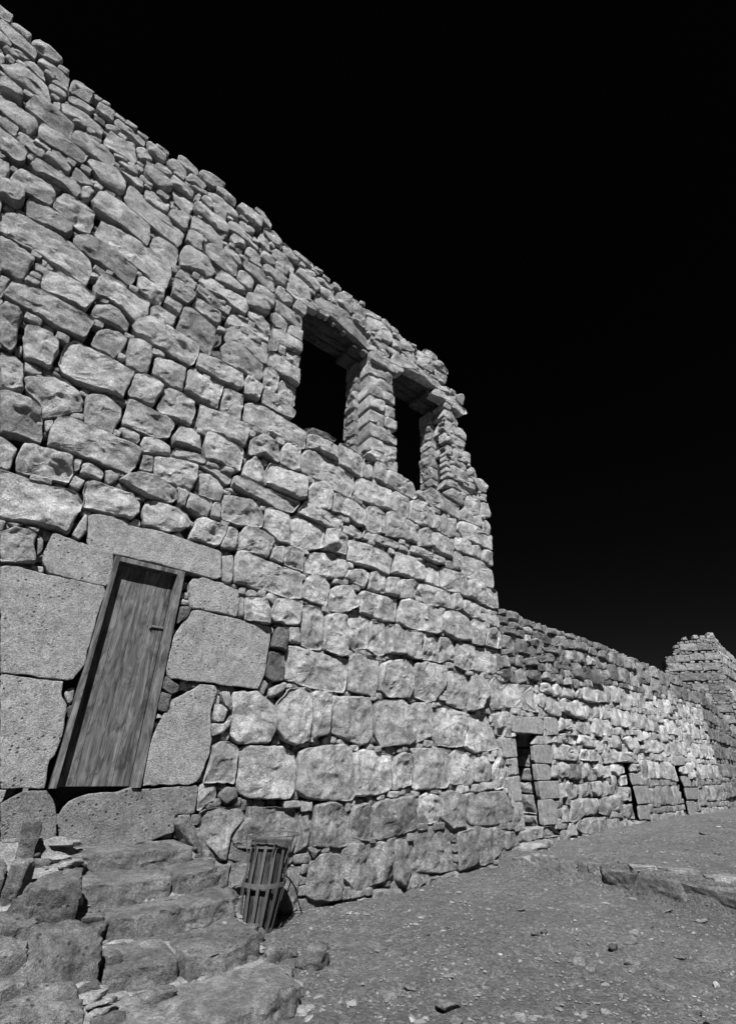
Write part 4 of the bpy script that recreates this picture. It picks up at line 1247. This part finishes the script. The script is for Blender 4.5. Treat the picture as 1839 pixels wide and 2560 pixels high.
# ================================================================ 3. the darker return wall and the far corner tower
side = empty('return_wall', SIDE.pt([5], [.4])[0], 'darker stone wall turning away at the far end of the long wall', 'stone wall')
stop = [(.0, 4.05), (1.5, 4.2), (2.6, 4.15), (4.5, 3.85), (6.5, 3.45), (8.8, 3.0), (11, 2.9), (14, 2.8), (14, .2), (.0, .2)]
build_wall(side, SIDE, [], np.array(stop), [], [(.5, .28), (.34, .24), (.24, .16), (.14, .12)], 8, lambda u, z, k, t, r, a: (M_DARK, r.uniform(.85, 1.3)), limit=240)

KX = np.array([16.47578609, 22.6395334, 0.0]) * (42.0 / 28.0)
TL = Frame(104, KX); TR = Frame(44, KX)
tower = empty('corner_tower', KX, 'broken top of a square corner tower standing behind the far end of the walls', 'tower')
k_ = 42.0 / 28.0; zt = lambda z: EYE + (z - EYE) * k_
lt = np.array([(-2.55, 5.55), (-2.38, 5.78), (-2.28, 6.33), (-1.95, 6.38), (-1.82, 6.68), (-1.62, 6.72), (-1.6, 6.98), (-1.2, 7.05), (-.7, 7.1), (-.02, 7.14), (-.05, 2.0), (-2.9, 2.0), (-2.9, 5.2)])
lt = np.stack([lt[:, 0] * k_, zt(lt[:, 1])], 1)
def tow_mat(u, z, k, t, r, a):
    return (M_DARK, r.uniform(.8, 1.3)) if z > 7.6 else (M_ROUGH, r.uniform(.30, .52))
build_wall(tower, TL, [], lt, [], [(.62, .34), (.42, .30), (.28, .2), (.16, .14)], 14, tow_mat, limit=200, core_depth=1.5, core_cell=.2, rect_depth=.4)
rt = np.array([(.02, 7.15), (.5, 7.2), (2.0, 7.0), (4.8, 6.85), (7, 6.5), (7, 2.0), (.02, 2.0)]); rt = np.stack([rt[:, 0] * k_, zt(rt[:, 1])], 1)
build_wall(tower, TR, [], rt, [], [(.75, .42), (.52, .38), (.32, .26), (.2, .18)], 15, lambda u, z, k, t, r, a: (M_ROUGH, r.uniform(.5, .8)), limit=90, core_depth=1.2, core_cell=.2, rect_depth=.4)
# loose blocks left standing on the tower's broken top
for q, (u, z, s) in enumerate([(-1.25, 7.16, .16), (-.78, 7.22, .20), (-.14, 7.26, .30), (-.5, 7.17, .22), (-1.72, 6.8, .16)]):
    u *= k_; z = zt(z); P = np.array([(u - s, z - s * .8), (u + s * .9, z - s * .7), (u + s * .7, z + s * .6), (u - s * .6, z + s * .7)])
    V, F = stone_geo(P, TL, 700 + q, depth=.5, bulge=.06, res=.8); place('stone', V, F, M_DARK, tower, tint=1.6)

# ================================================================ 4. rocks as closed bodies
def rock_geo(center, size, seed, rot=0.0, sub=2, sharp=.55, flat=0.0, tilt=(0, 0), box=False):
    """an angular rock: sphere points pushed onto random cutting planes, then roughened"""
    r = np.random.default_rng(seed)
    n = [12, 20, 32, 56][sub]; m = n // 2
    th = np.linspace(0, math.pi, m + 1)[1:-1]; ph = np.linspace(0, 2 * math.pi, n, endpoint=False)
    T, Pp = np.meshgrid(th, ph, indexing='ij')
    D = np.stack([np.sin(T) * np.cos(Pp), np.sin(T) * np.sin(Pp), np.cos(T)], -1).reshape(-1, 3)
    D = np.vstack([D, [[0, 0, 1], [0, 0, -1]]])
    nn = r.normal(size=(11, 3)); nn /= np.linalg.norm(nn, axis=1)[:, None]; nn[0] = (0, 0, 1)
    dd = r.uniform(.62, .98, 11); dd[0] = .72 - flat
    if box:
        ax = np.array([(1, 0, 0), (-1, 0, 0), (0, 1, 0), (0, -1, 0), (0, 0, 1), (0, 0, -1)], float) + r.normal(0, .09, (6, 3))
        ax /= np.linalg.norm(ax, axis=1)[:, None]
        nn = np.vstack([ax, nn[1:6]]); dd = np.r_[r.uniform(.72, .82, 6), r.uniform(.92, 1.12, 5)]
    dots = D @ nn.T; t = np.where(dots > .05, dd[None] / np.maximum(dots, .05), 9).min(1); t = np.minimum(t, 1.3 if box else 1.12)
    X = D * t[:, None]
    X = X * (1 + .05 * fbm(D, 2.6, seed, 3)[:, None])
    X = X * np.array(size)[None]
    X = X + D * (fbm(X + seed, 9.0, 3, 3) * .012 * min(1, max(size) / .12) + (1 - 2 * np.abs(fbm(X + seed, 13.0, 7, 2))) * .006 * min(1, max(size) / .12))[:, None]
    cx, sx = math.cos(tilt[0]), math.sin(tilt[0]); cy, sy = math.cos(tilt[1]), math.sin(tilt[1])
    X = X @ np.array([[1, 0, 0], [0, cx, sx], [0, -sx, cx]]) @ np.array([[cy, 0, -sy], [0, 1, 0], [sy, 0, cy]])
    c, s = math.cos(rot), math.sin(rot); X = X @ np.array([[c, s, 0], [-s, c, 0], [0, 0, 1]])
    F = []
    k = m - 1
    i = np.arange(n); j = (i + 1) % n
    for q in range(k - 1):
        a = q * n
        F.append(np.stack([a + i, a + n + i, a + n + j], 1)); F.append(np.stack([a + i, a + n + j, a + j], 1))
    F.append(np.stack([np.full(n, k * n), i, j], 1)); a = (k - 1) * n; F.append(np.stack([a + i, np.full(n, k * n + 1), a + j], 1))
    return X + np.array(center)[None], np.vstack(F)
def uwz(u, w_, z): return MAIN.P0 + MAIN.u * u + MAIN.o * w_ + np.array([0, 0, z])
AZ = math.radians(90 - 52)      # rotation that lays a rock's long axis along the wall

# ---- the stone stair up to the door
stair = empty('stone_steps', uwz(-2.6, 1.0, 0), 'worn rubble and mortar steps climbing to the wooden door', 'steps')
class UpFrame:
    """plan frame: a along the wall, b out from it, y up from height z"""
    def __init__(s, z): s.z = z
    def pt(s, a, b, y=0.0):
        a = np.atleast_1d(a); b = np.atleast_1d(b); yy = np.atleast_1d(y) * np.ones(len(a))
        return MAIN.P0[None] + np.outer(a, MAIN.u) - np.outer(b, MAIN.o) + np.outer(s.z + yy, [0, 0, 1.0])
def stair_profile(u, wv):
    b = np.interp(wv, [-.3, 0, .20, .26, .60, .67, .95, 1.03, 1.47, 1.55, 2.05, 2.15, 2.6], [.74, .74, .72, .56, .56, .41, .40, .25, .25, .11, .10, -.02, -.10])
    edge = np.interp(wv, [0, .5, 1.1, 1.7, 2.3], [-1.98, -1.93, -1.92, -1.93, -1.86])
    b = b * sstep(edge + .17, edge - .02, u) - .08 * sstep(edge + .02, edge + .25, u)
    left = sstep(-3.02, -3.16, u); b = b + left * (.10 + .04 * np.sin(wv * 4)) * sstep(2.4, 2.0, wv) - .5 * sstep(-3.75, -4.1, u)
    return b
a = np.arange(-4.15, -1.6, .025); b = np.arange(-.1, 2.62, .02)
Ag, Bg = np.meshgrid(a, b); Zg = stair_profile(Ag, Bg) - .018
pp = np.stack([Ag.ravel(), Bg.ravel(), np.zeros(Ag.size)], 1)
Zg = Zg + (fbm(pp, 5, 61, 3) * .020 + fbm(pp, 17, 62, 3) * .010).reshape(Ag.shape)
Wj = fbm(pp, 6, 63, 2).reshape(Ag.shape) * .018; Uj = fbm(pp, 6, 64, 2).reshape(Ag.shape) * .018
V = MAIN.P0[None] + np.outer((Ag + Uj).ravel(), MAIN.u) + np.outer((Bg + Wj).ravel(), MAIN.o) + np.outer(Zg.ravel(), [0, 0, 1.0])
nx, ny = len(a), len(b); i, j = np.meshgrid(np.arange(nx - 1), np.arange(ny - 1)); q = (j * nx + i).ravel()
F = np.stack([q, q + nx, q + nx + 1, q + 1], 1)
mo = place('mortar', V, F, M_MORTAR, stair); mo['label'] = 'pale lime mortar binding the steps'
# step slabs, each a hacked block with a worn tread and a rough riser
def slab(ua, ub, wback, front, ztop, zbot, seed, tint, slope=0.0, fall=.05):
    """front: list of (u, w) along the nose"""
    nu = int((ub - ua) / .02); uu = np.linspace(ua, ub, nu); fu, fw = zip(*front); fw = np.array(fw) + .05
    nt_, nr = 16, 14; rows = []
    L = ub - ua
    for u in uu:
        e = min(1, min(u - ua, ub - u) / .035); e = math.sqrt(max(0, 1 - (1 - e) ** 2))
        w1 = np.interp(u, fu, fw); w1 = wback + (w1 - wback) * (.80 + .20 * e)
        wt = np.r_[np.linspace(wback, w1 - .012, nt_), np.linspace(w1, w1 + .035, nr)]
        zt_ = np.r_[ztop - fall * (np.linspace(wback, w1, nt_) - wback), np.linspace(ztop - fall * (w1 - wback) - .012, zbot, nr)]
        zt_ = zt_ + slope * (u - (ua + ub) / 2) - (1 - e) * .06
        rows.append(np.stack([np.full(nt_ + nr, u), wt, zt_], 1))
    G = np.array(rows); X = G.reshape(-1, 3); X3 = X + seed * 1.7
    isr = np.tile(np.r_[np.zeros(nt_), np.ones(nr)], nu)
    led = np.tanh(6 * fbm(X3, 4.0, seed, 3)) * .007 + fbm(X3, 7.0, seed + 4, 3) * .010 + (1 - 2 * np.abs(fbm(X3 * np.array([1, 1, 1.6]), 10.0, seed + 1, 3))) * .009
    X[:, 1] += isr * led + (fbm(X3[:, [0, 0, 0]], 4.0, seed + 2, 2) * .018)
    X[:, 2] += (fbm(X3, 4.0, seed + 3, 3) * .012 + np.tanh(8 * fbm(X3, 3.0, seed + 5, 2)) * .006) * (1 - .6 * isr)
    n2 = nt_ + nr; i, j = np.meshgrid(np.arange(nu - 1), np.arange(n2 - 1)); q = (i * n2 + j).ravel()
    F = [tuple(x) for x in np.stack([q, q + 1, q + n2 + 1, q + n2], 1).tolist()]
    # closing skirt: back, ends and foot dropped into the mortar
    c0 = len(X); low = X[:n2].copy(); low[:, 2] = zbot - .06; hi = X[-n2:].copy(); hi[:, 2] = zbot - .06
    V = np.vstack([X, low, hi])
    for k in range(n2 - 1):
        F.append((k, c0 + k, c0 + k + 1, k + 1)); b0 = (nu - 1) * n2; F.append((b0 + k, b0 + k + 1, c0 + n2 + k + 1, c0 + n2 + k))
    V = MAIN.P0[None] + np.outer(V[:, 0], MAIN.u) + np.outer(V[:, 1], MAIN.o) + np.outer(V[:, 2], [0, 0, 1.0])
    return place('step_stone', V, F, M_STEP, stair, tint=tint)
slab(-3.13, -2.02, -.05, [(-3.13, .24), (-2.75, .31), (-2.35, .33), (-2.02, .27)], .755, .55, 1, 1.10, .0, .10)
slab(-3.12, -2.34, .22, [(-3.12, .66), (-2.8, .75), (-2.34, .70)], .600, .38, 2, .95, .0, .04)
slab(-2.335, -1.90, .22, [(-2.335, .72), (-2.1, .70), (-1.90, .64)], .615, .40, 3, 1.0, .05)
slab(-3.05, -1.87, .60, [(-3.0, .98), (-2.7, 1.07), (-2.3, 1.12), (-1.87, 1.0)], .440, .20, 4, .95, .03)
slab(-3.02, -2.52, .98, [(-3.02, 1.50), (-2.62, 1.60), (-2.52, 1.58)], .285, .06, 5, .9, -.02)
slab(-2.515, -1.87, .98, [(-2.515, 1.62), (-2.2, 1.66), (-1.87, 1.52)], .290, .08, 6, 1.0, .04)
slab(-3.06, -1.84, 1.55, [(-3.02, 2.12), (-2.5, 2.24), (-2.2, 2.22), (-1.84, 2.08)], .140, -.08, 7, .92, .03)
slab(-3.6, -2.5, 2.15, [(-3.6, 2.55), (-3.0, 2.62), (-2.5, 2.55)], .05, -.2, 8, .9, .0)
slab(-3.75, -3.16, .55, [(-3.75, 1.0), (-3.4, 1.05), (-3.16, .95)], .50, .2, 9, .85, .05)
slab(-3.95, -3.45, 1.35, [(-3.95, 1.95), (-3.7, 2.0), (-3.45, 1.9)], .36, .0, 10, .95, -.05)
# rubble stones bedded in the mortar
STAIR_N = 0
for q, (u, wv, z, sx, sy, t) in enumerate(STAIR_ROCKS):
    if u > -1.85: z = max(z, .02)
    V, F = rock_geo(uwz(u, wv - .5 * min(sx, sy) * .35, z - .012), (sx * .60, sx * .55 if sx < sy else sy * .55, sy * .60), 300 + q, rot=math.radians(38) + (q % 3 - 1) * .12, sub=3 if sx * sy > .03 else 2, tilt=(.22, .05 * (q % 3 - 1)), box=(q % 4 != 1))
    place('rubble_stone', V, F, M_STEP, stair, tint=.35 + .65 * t)
for q, (u, wv, z, sx, sy, sz) in enumerate([(-3.47, 2.22, .17, .26, .22, .22), (-3.12, 2.36, .06, .20, .16, .16), (-3.72, 2.0, .22, .2, .25, .2), (-3.42, .95, .50, .14, .12, .10), (-3.05, .42, .62, .07, .07, .07), (-3.75, .5, .55, .2, .2, .25), (-1.93, .40, .56, .09, .10, .09), (-1.88, .86, .38, .08, .12, .08), (-1.86, 1.32, .20, .08, .10, .09), (-1.84, 1.86, .05, .09, .12, .10)]):
    V, F = rock_geo(uwz(u, wv, z), (sx, sy, sz), 330 + q, rot=math.radians(30 + 17 * q), sub=3 if sx > .12 else 2, box=True); place('rubble_stone', V, F, M_STEP, stair, tint=[1.0, .85, .95, .8, .7, .9, .8, 1.0, .75, .9][q])
# the tilted slab leaning on the wall above the right edge of the steps
V, F = rock_geo(uwz(-1.97, .06, .74), (.085, .13, .36), 370, rot=math.radians(38), sub=3, tilt=(.15, -.62)); place('leaning_slab', V, F, M_STEP, stair, tint=.95)
r_ = np.random.default_rng(5)
small = []
for q in range(90):
    if q < 45: wv = r_.uniform(.2, 2.3); u = -1.95 + r_.uniform(-.07, .12)
    else: wv = r_.uniform(.1, 2.4); u = -3.1 - abs(r_.normal(0, .25))
    z = float(stair_profile(np.array([u]), np.array([wv]))[0]); s = r_.uniform(.015, .05)
    V, F = rock_geo(uwz(u, wv, z - .01), (s * 1.4, s, s * .7), 400 + q, rot=r_.uniform(0, 3), sub=0); small.append((V, F))
for q in range(110):      # crumbs along the back of every tread
    wv = r_.choice([.33, .76, 1.12, 1.66, 2.28]) + abs(r_.normal(0, .05)); u = r_.uniform(-3.05, -1.95); s = r_.uniform(.006, .022)
    z = float(stair_profile(np.array([u]), np.array([wv]))[0]) + .012
    V, F = rock_geo(uwz(u, wv, z), (s * 1.4, s, s * .7), 600 + q, rot=r_.uniform(0, 3), sub=0); small.append((V, F))
off = 0; Vs = []; Fs = []
for V, F in small: Vs.append(V); Fs.append(F + off); off += len(V)
o = place('rubble_crumbs', np.vstack(Vs), np.vstack(Fs), M_STEP, stair, smooth=False); o['kind'] = 'stuff'

mort = []
for q in range(230):
    k = q % 5
    if k < 3:
        wv = [.30, .74, 1.10, 1.64][q % 4] + r_.normal(0, .02); u = r_.choice([-3.05, -2.6, -2.34, -2.0]) + r_.normal(0, .11)
    elif k == 3: wv = r_.uniform(.2, 2.4); u = -1.86 + r_.normal(0, .045)
    else: wv = r_.uniform(.1, 2.3); u = -3.13 + r_.normal(0, .05)
    z = float(stair_profile(np.array([u]), np.array([wv]))[0]); s = r_.uniform(.03, .075)
    V, F = rock_geo(uwz(u, wv, z + .012), (s * 1.7, s * .8, s * .42), 1200 + q, rot=math.radians(38) + r_.normal(0, .3), sub=1); mort.append((V, F))
off = 0; Vs = []; Fs = []
for V, F in mort: Vs.append(V); Fs.append(F + off); off += len(V)
o = place('mortar_lumps', np.vstack(Vs), np.vstack(Fs), M_MORTAR, stair); o['kind'] = 'stuff'


# ================================================================ 5. litter bin
BC = np.array([-1.055, 6.12, .0]); BC[:2] = BC[:2]
lean = (.010, .0)
binr = empty('litter_bin', (BC[0], BC[1], 0), 'slatted iron litter bin with a flared hoop rim standing against the wall beside the steps', 'litter bin')
def prof(z): return float(np.interp(z, [0, .02, .36, .40, .66, .70, .79], [.168, .172, .216, .218, .212, .218, .266]))
def cyl_pt(phi, rad, z): return BC + np.array([math.cos(phi) * rad + lean[0] * z / .8 * 0 + .115 * z, math.sin(phi) * rad, z])
def strip(path, wid, th, phi):
    """a flat bar following a list of (radius, z), standing at angle phi"""
    V = []; F = []
    tang = np.array([-math.sin(phi), math.cos(phi), 0]); rad = np.array([math.cos(phi), math.sin(phi), 0])
    for (r0, z) in path:
        c = cyl_pt(phi, r0, z)
        for (a, b) in ((-1, 0), (1, 0), (1, 1), (-1, 1)): V.append(c + tang * a * wid / 2 + rad * b * th)
    n = len(path)
    for k in range(n - 1):
        for e in range(4):
            a, b = k * 4 + e, k * 4 + (e + 1) % 4; F.append((a, b, b + 4, a + 4))
    F.append((3, 2, 1, 0)); F.append(((n - 1) * 4, (n - 1) * 4 + 1, (n - 1) * 4 + 2, (n - 1) * 4 + 3))
    return np.array(V), F
def hoop(rad_, z, h, th, n=64):
    V = []; F = []
    for k in range(n):
        p = 2 * math.pi * k / n
        for (dr_, dz) in ((0, 0), (th, 0), (th, h), (0, h)): V.append(cyl_pt(p, rad_ + dr_, z + dz))
    for k in range(n):
        for e in range(4):
            a, b = k * 4 + e, k * 4 + (e + 1) % 4; c = ((k + 1) % n) * 4; F.append((a, c + e, c + (e + 1) % 4, b))
    return np.array(V), F
NS = 14
for k in range(NS):
    phi = 2 * math.pi * (k + .35) / NS
    V, F = strip([(prof(0) , .0), (prof(.12), .12), (prof(.24), .24), (prof(.38), .38), (prof(.52), .52), (prof(.66), .66), (.212, .735)], .030, .004, phi)
    place('slat', V, F, M_IRON, binr, smooth=False, tint=1.0)
for k in range(8):
    phi = 2 * math.pi * (k + .35) / 8
    V, F = strip([(.214, .56), (.222, .62), (.246, .70), (.272, .79)], .010, .009, phi); place('rod', V, F, M_IRON, binr, smooth=False)
for nm, rr, z, hh, th in (('rim_hoop', .270, .787, .010, .010), ('upper_band', .208, .685, .050, .003), ('middle_band', .215, .36, .038, .003), ('bottom_band', .167, .004, .03, .003)):
    V, F = hoop(rr, z, hh, th); place(nm, V, F, M_IRON, binr, smooth=False)
# inner liner with its rim
def liner():
    n = 56; V = []; F = []
    prf = [(.0, .02), (.13, .02), (.14, .05), (.172, .38), (.190, .715), (.194, .725), (.186, .725), (.168, .38), (.118, .06), (.0, .06)]
    for (r0, z) in prf:
        for k in range(n): V.append(cyl_pt(2 * math.pi * k / n, max(r0, .001), z))
    for a in range(len(prf) - 1):
        for k in range(n): F.append((a * n + k, a * n + (k + 1) % n, (a + 1) * n + (k + 1) % n, (a + 1) * n + k))
    return np.array(V), F
V, F = liner(); o = place('liner', V, F, M_WOOD, binr, tint=.5)


# ================================================================ 6. kerb of set stones at the terrace edge, loose stones, gravel
kerb = empty('terrace_kerb', uwz(3.2, 1.5, .1), 'ragged row of set stones edging the raised earth terrace in front of the long wall', 'kerb')
for q, (u, wv, z, sx, sy, t) in enumerate(KERB):
    nx_ = KERB[q + 1] if q < 8 else KERB[q - 1]
    du, dw = nx_[0] - u, nx_[1] - wv
    if q >= 8 and q < 9: du, dw = -du, -dw
    ang = math.atan2(*(MAIN.u * du + MAIN.o * dw)[[1, 0]])
    if q < 9:
        V, F = rock_geo(uwz(u + .10, wv, .185 if q < 6 else .15), (sx * (.66 if q > 5 else .60), .17, .15), 800 + q, rot=ang, sub=3, box=True, tilt=(.0, .0)); m_, nm = M_STEP, 'kerb_stone'
    else:
        V, F = rock_geo(uwz(u, wv, z + .0), (sx * .5, sx * .3, .05), 800 + q, rot=ang * 0, sub=2, box=True, flat=.0); m_, nm = M_STEP, 'kerb_stone'
    place(nm, V, F, m_, kerb, tint=min(.55 + .55 * t, 1.6))
# big rounded step stone under the near doorway
V, F = rock_geo(uwz(4.02, -.02, .30), (.46, .26, .15), 850, rot=math.radians(42), sub=3, flat=.1)
o = place('door_step', V, F, M_STEP, None, tint=1.25); tag(o, 'broad rounded stone lying on the ground below the nearest narrow doorway', 'stone')
# countable loose stones
def ground_z(x, y): return float(terrain(np.array([x]), np.array([y]))[0])
NAMED = {1: 'flat stone half buried in the earth just right of the rock wedge by the steps', 2: 'small blunt stone between the steps and the flat bedrock patch', 18: 'long flat stone half sunk in the earth right of the dark cube shaped stone', 19: 'tilted angular stone right behind the long flat half sunk one', 20: 'rounded stone touching a smaller one in the middle of the bare earth', 21: 'smaller rounded stone leaning against a bigger one in the middle of the bare earth', 24: 'long low slab throwing a thin shadow nearer the camera than the cube shaped stone', 25: 'pale rounded stone between the kerb and the right edge', 31: 'pale chipped stone in the right foreground', 33: 'flat stone lying on the raised terrace close to the far wall', 9: 'thick dark chip lying alone in the middle of the earth before the wall', 5: 'low dark stone cut off by the bottom edge below the angular slab', 8: 'thin pale edged chip beside a flat dark stone near the bottom', 0: 'dark wedge of rock jutting from the earth at the foot of the steps', 3: 'large flat dark bedrock patch worn level with the earth right of the bin', 4: 'dark angular slab casting a shadow low in the middle foreground',
         17: 'small dark cube shaped stone on the earth right of centre', 27: 'pale egg shaped pebble near the right edge', 28: 'large dark embedded rock at the right edge beside the pale pebble', 29: 'flat embedded rock flush with the earth in the right foreground', 6: 'pale flat stone flush with the earth at the bottom edge'}
for q, (u, wv, z, sx, sy, t, fl) in enumerate(LOOSE):
    p = uwz(u, wv, 0); zz = ground_z(p[0], p[1]); r_ = np.random.default_rng(q)
    if q == 3: size = (.36, .26, .05); zc = zz - .012
    elif q == 4: size = (.115, .075, .035); zc = zz + .012; t = .8
    elif fl: size = (sx * .55, sx * .42, .035); zc = zz - .010
    else: size = (sx * .56, sx * .38, max(.012, sy * .42)); zc = zz + sy * .16
    V, F = rock_geo((p[0], p[1], zc), size, 900 + q, rot=r_.uniform(-.5, .9), sub=3 if sx > .15 else 2, flat=.12 if fl else 0, tilt=(0, 0) if fl else (r_.uniform(-.2, .2), r_.uniform(-.2, .2)))
    o = place('loose_stone', V, F, M_STEP, None, tint=t)
    if q in NAMED: tag(o, NAMED[q], 'stone', 'loose stones on the bare earth')
    else: tag(o, 'small angular stone lying loose on the gravelly earth', 'stone', 'loose stones on the bare earth')
# gravel
def gravel():
    r_ = np.random.default_rng(21); n = 30000
    pix = np.stack([r_.uniform(-.75, .9, n), r_.random(n)], 1)
    az_ = pix[:, 0]; d = 3.6 + 13.5 * pix[:, 1] ** 1.7
    x = np.sin(az_) * d; y = np.cos(az_) * d; u, wv = uw(x, y)
    keep_ = (wv > .05) & ~((u < -1.85) & (u > -4.2) & (wv < 2.4)) & (u < 14)
    x, y = x[keep_], y[keep_]
    z = terrain(x, y); s = np.exp(r_.normal(-5.35, .52, len(x))) * (1 + .07 * np.hypot(x, y)); s = np.minimum(s, .022); big_ = r_.random(len(x)) < .022; s = np.where(big_, r_.uniform(.018, .045, len(x)), s)
    base = np.array([(1, 0, -.2), (.3, .9, -.2), (-.8, .6, -.2), (-.9, -.5, -.2), (.2, -1, -.2), (.5, .1, .6), (-.2, .5, .7), (-.4, -.4, .5)], float)
    Fb = np.array([(0, 1, 5), (1, 6, 5), (1, 2, 6), (2, 3, 7), (2, 7, 6), (3, 4, 7), (4, 5, 7), (4, 0, 5), (5, 6, 7)])
    N = len(x); th = r_.uniform(0, 6.28, N); sc3 = np.stack([s * r_.uniform(.8, 1.6, N), s * r_.uniform(.6, 1.1, N), s * np.where(big_, r_.uniform(.22, .5, N), r_.uniform(.35, .9, N))], 1)
    B = base[None] * (1 + r_.uniform(-.25, .25, (N, 8, 3))) * sc3[:, None]
    c, sn = np.cos(th), np.sin(th)
    X = B[..., 0] * c[:, None] - B[..., 1] * sn[:, None] + x[:, None]; Y = B[..., 0] * sn[:, None] + B[..., 1] * c[:, None] + y[:, None]; Z = B[..., 2] + z[:, None]
    V = np.stack([X, Y, Z], -1).reshape(-1, 3); F = (Fb[None] + (np.arange(N) * 8)[:, None, None]).reshape(-1, 3)
    o = link('gravel', mesh_from(V, F, M_PEB, smooth=False)); tag(o, 'fine loose gravel and chips scattered over the bare earth', kind='stuff')
gravel()
print('objects', len(bpy.data.objects), 'tris', sum(len(o.data.polygons) for o in bpy.data.objects if o.type == 'MESH'))
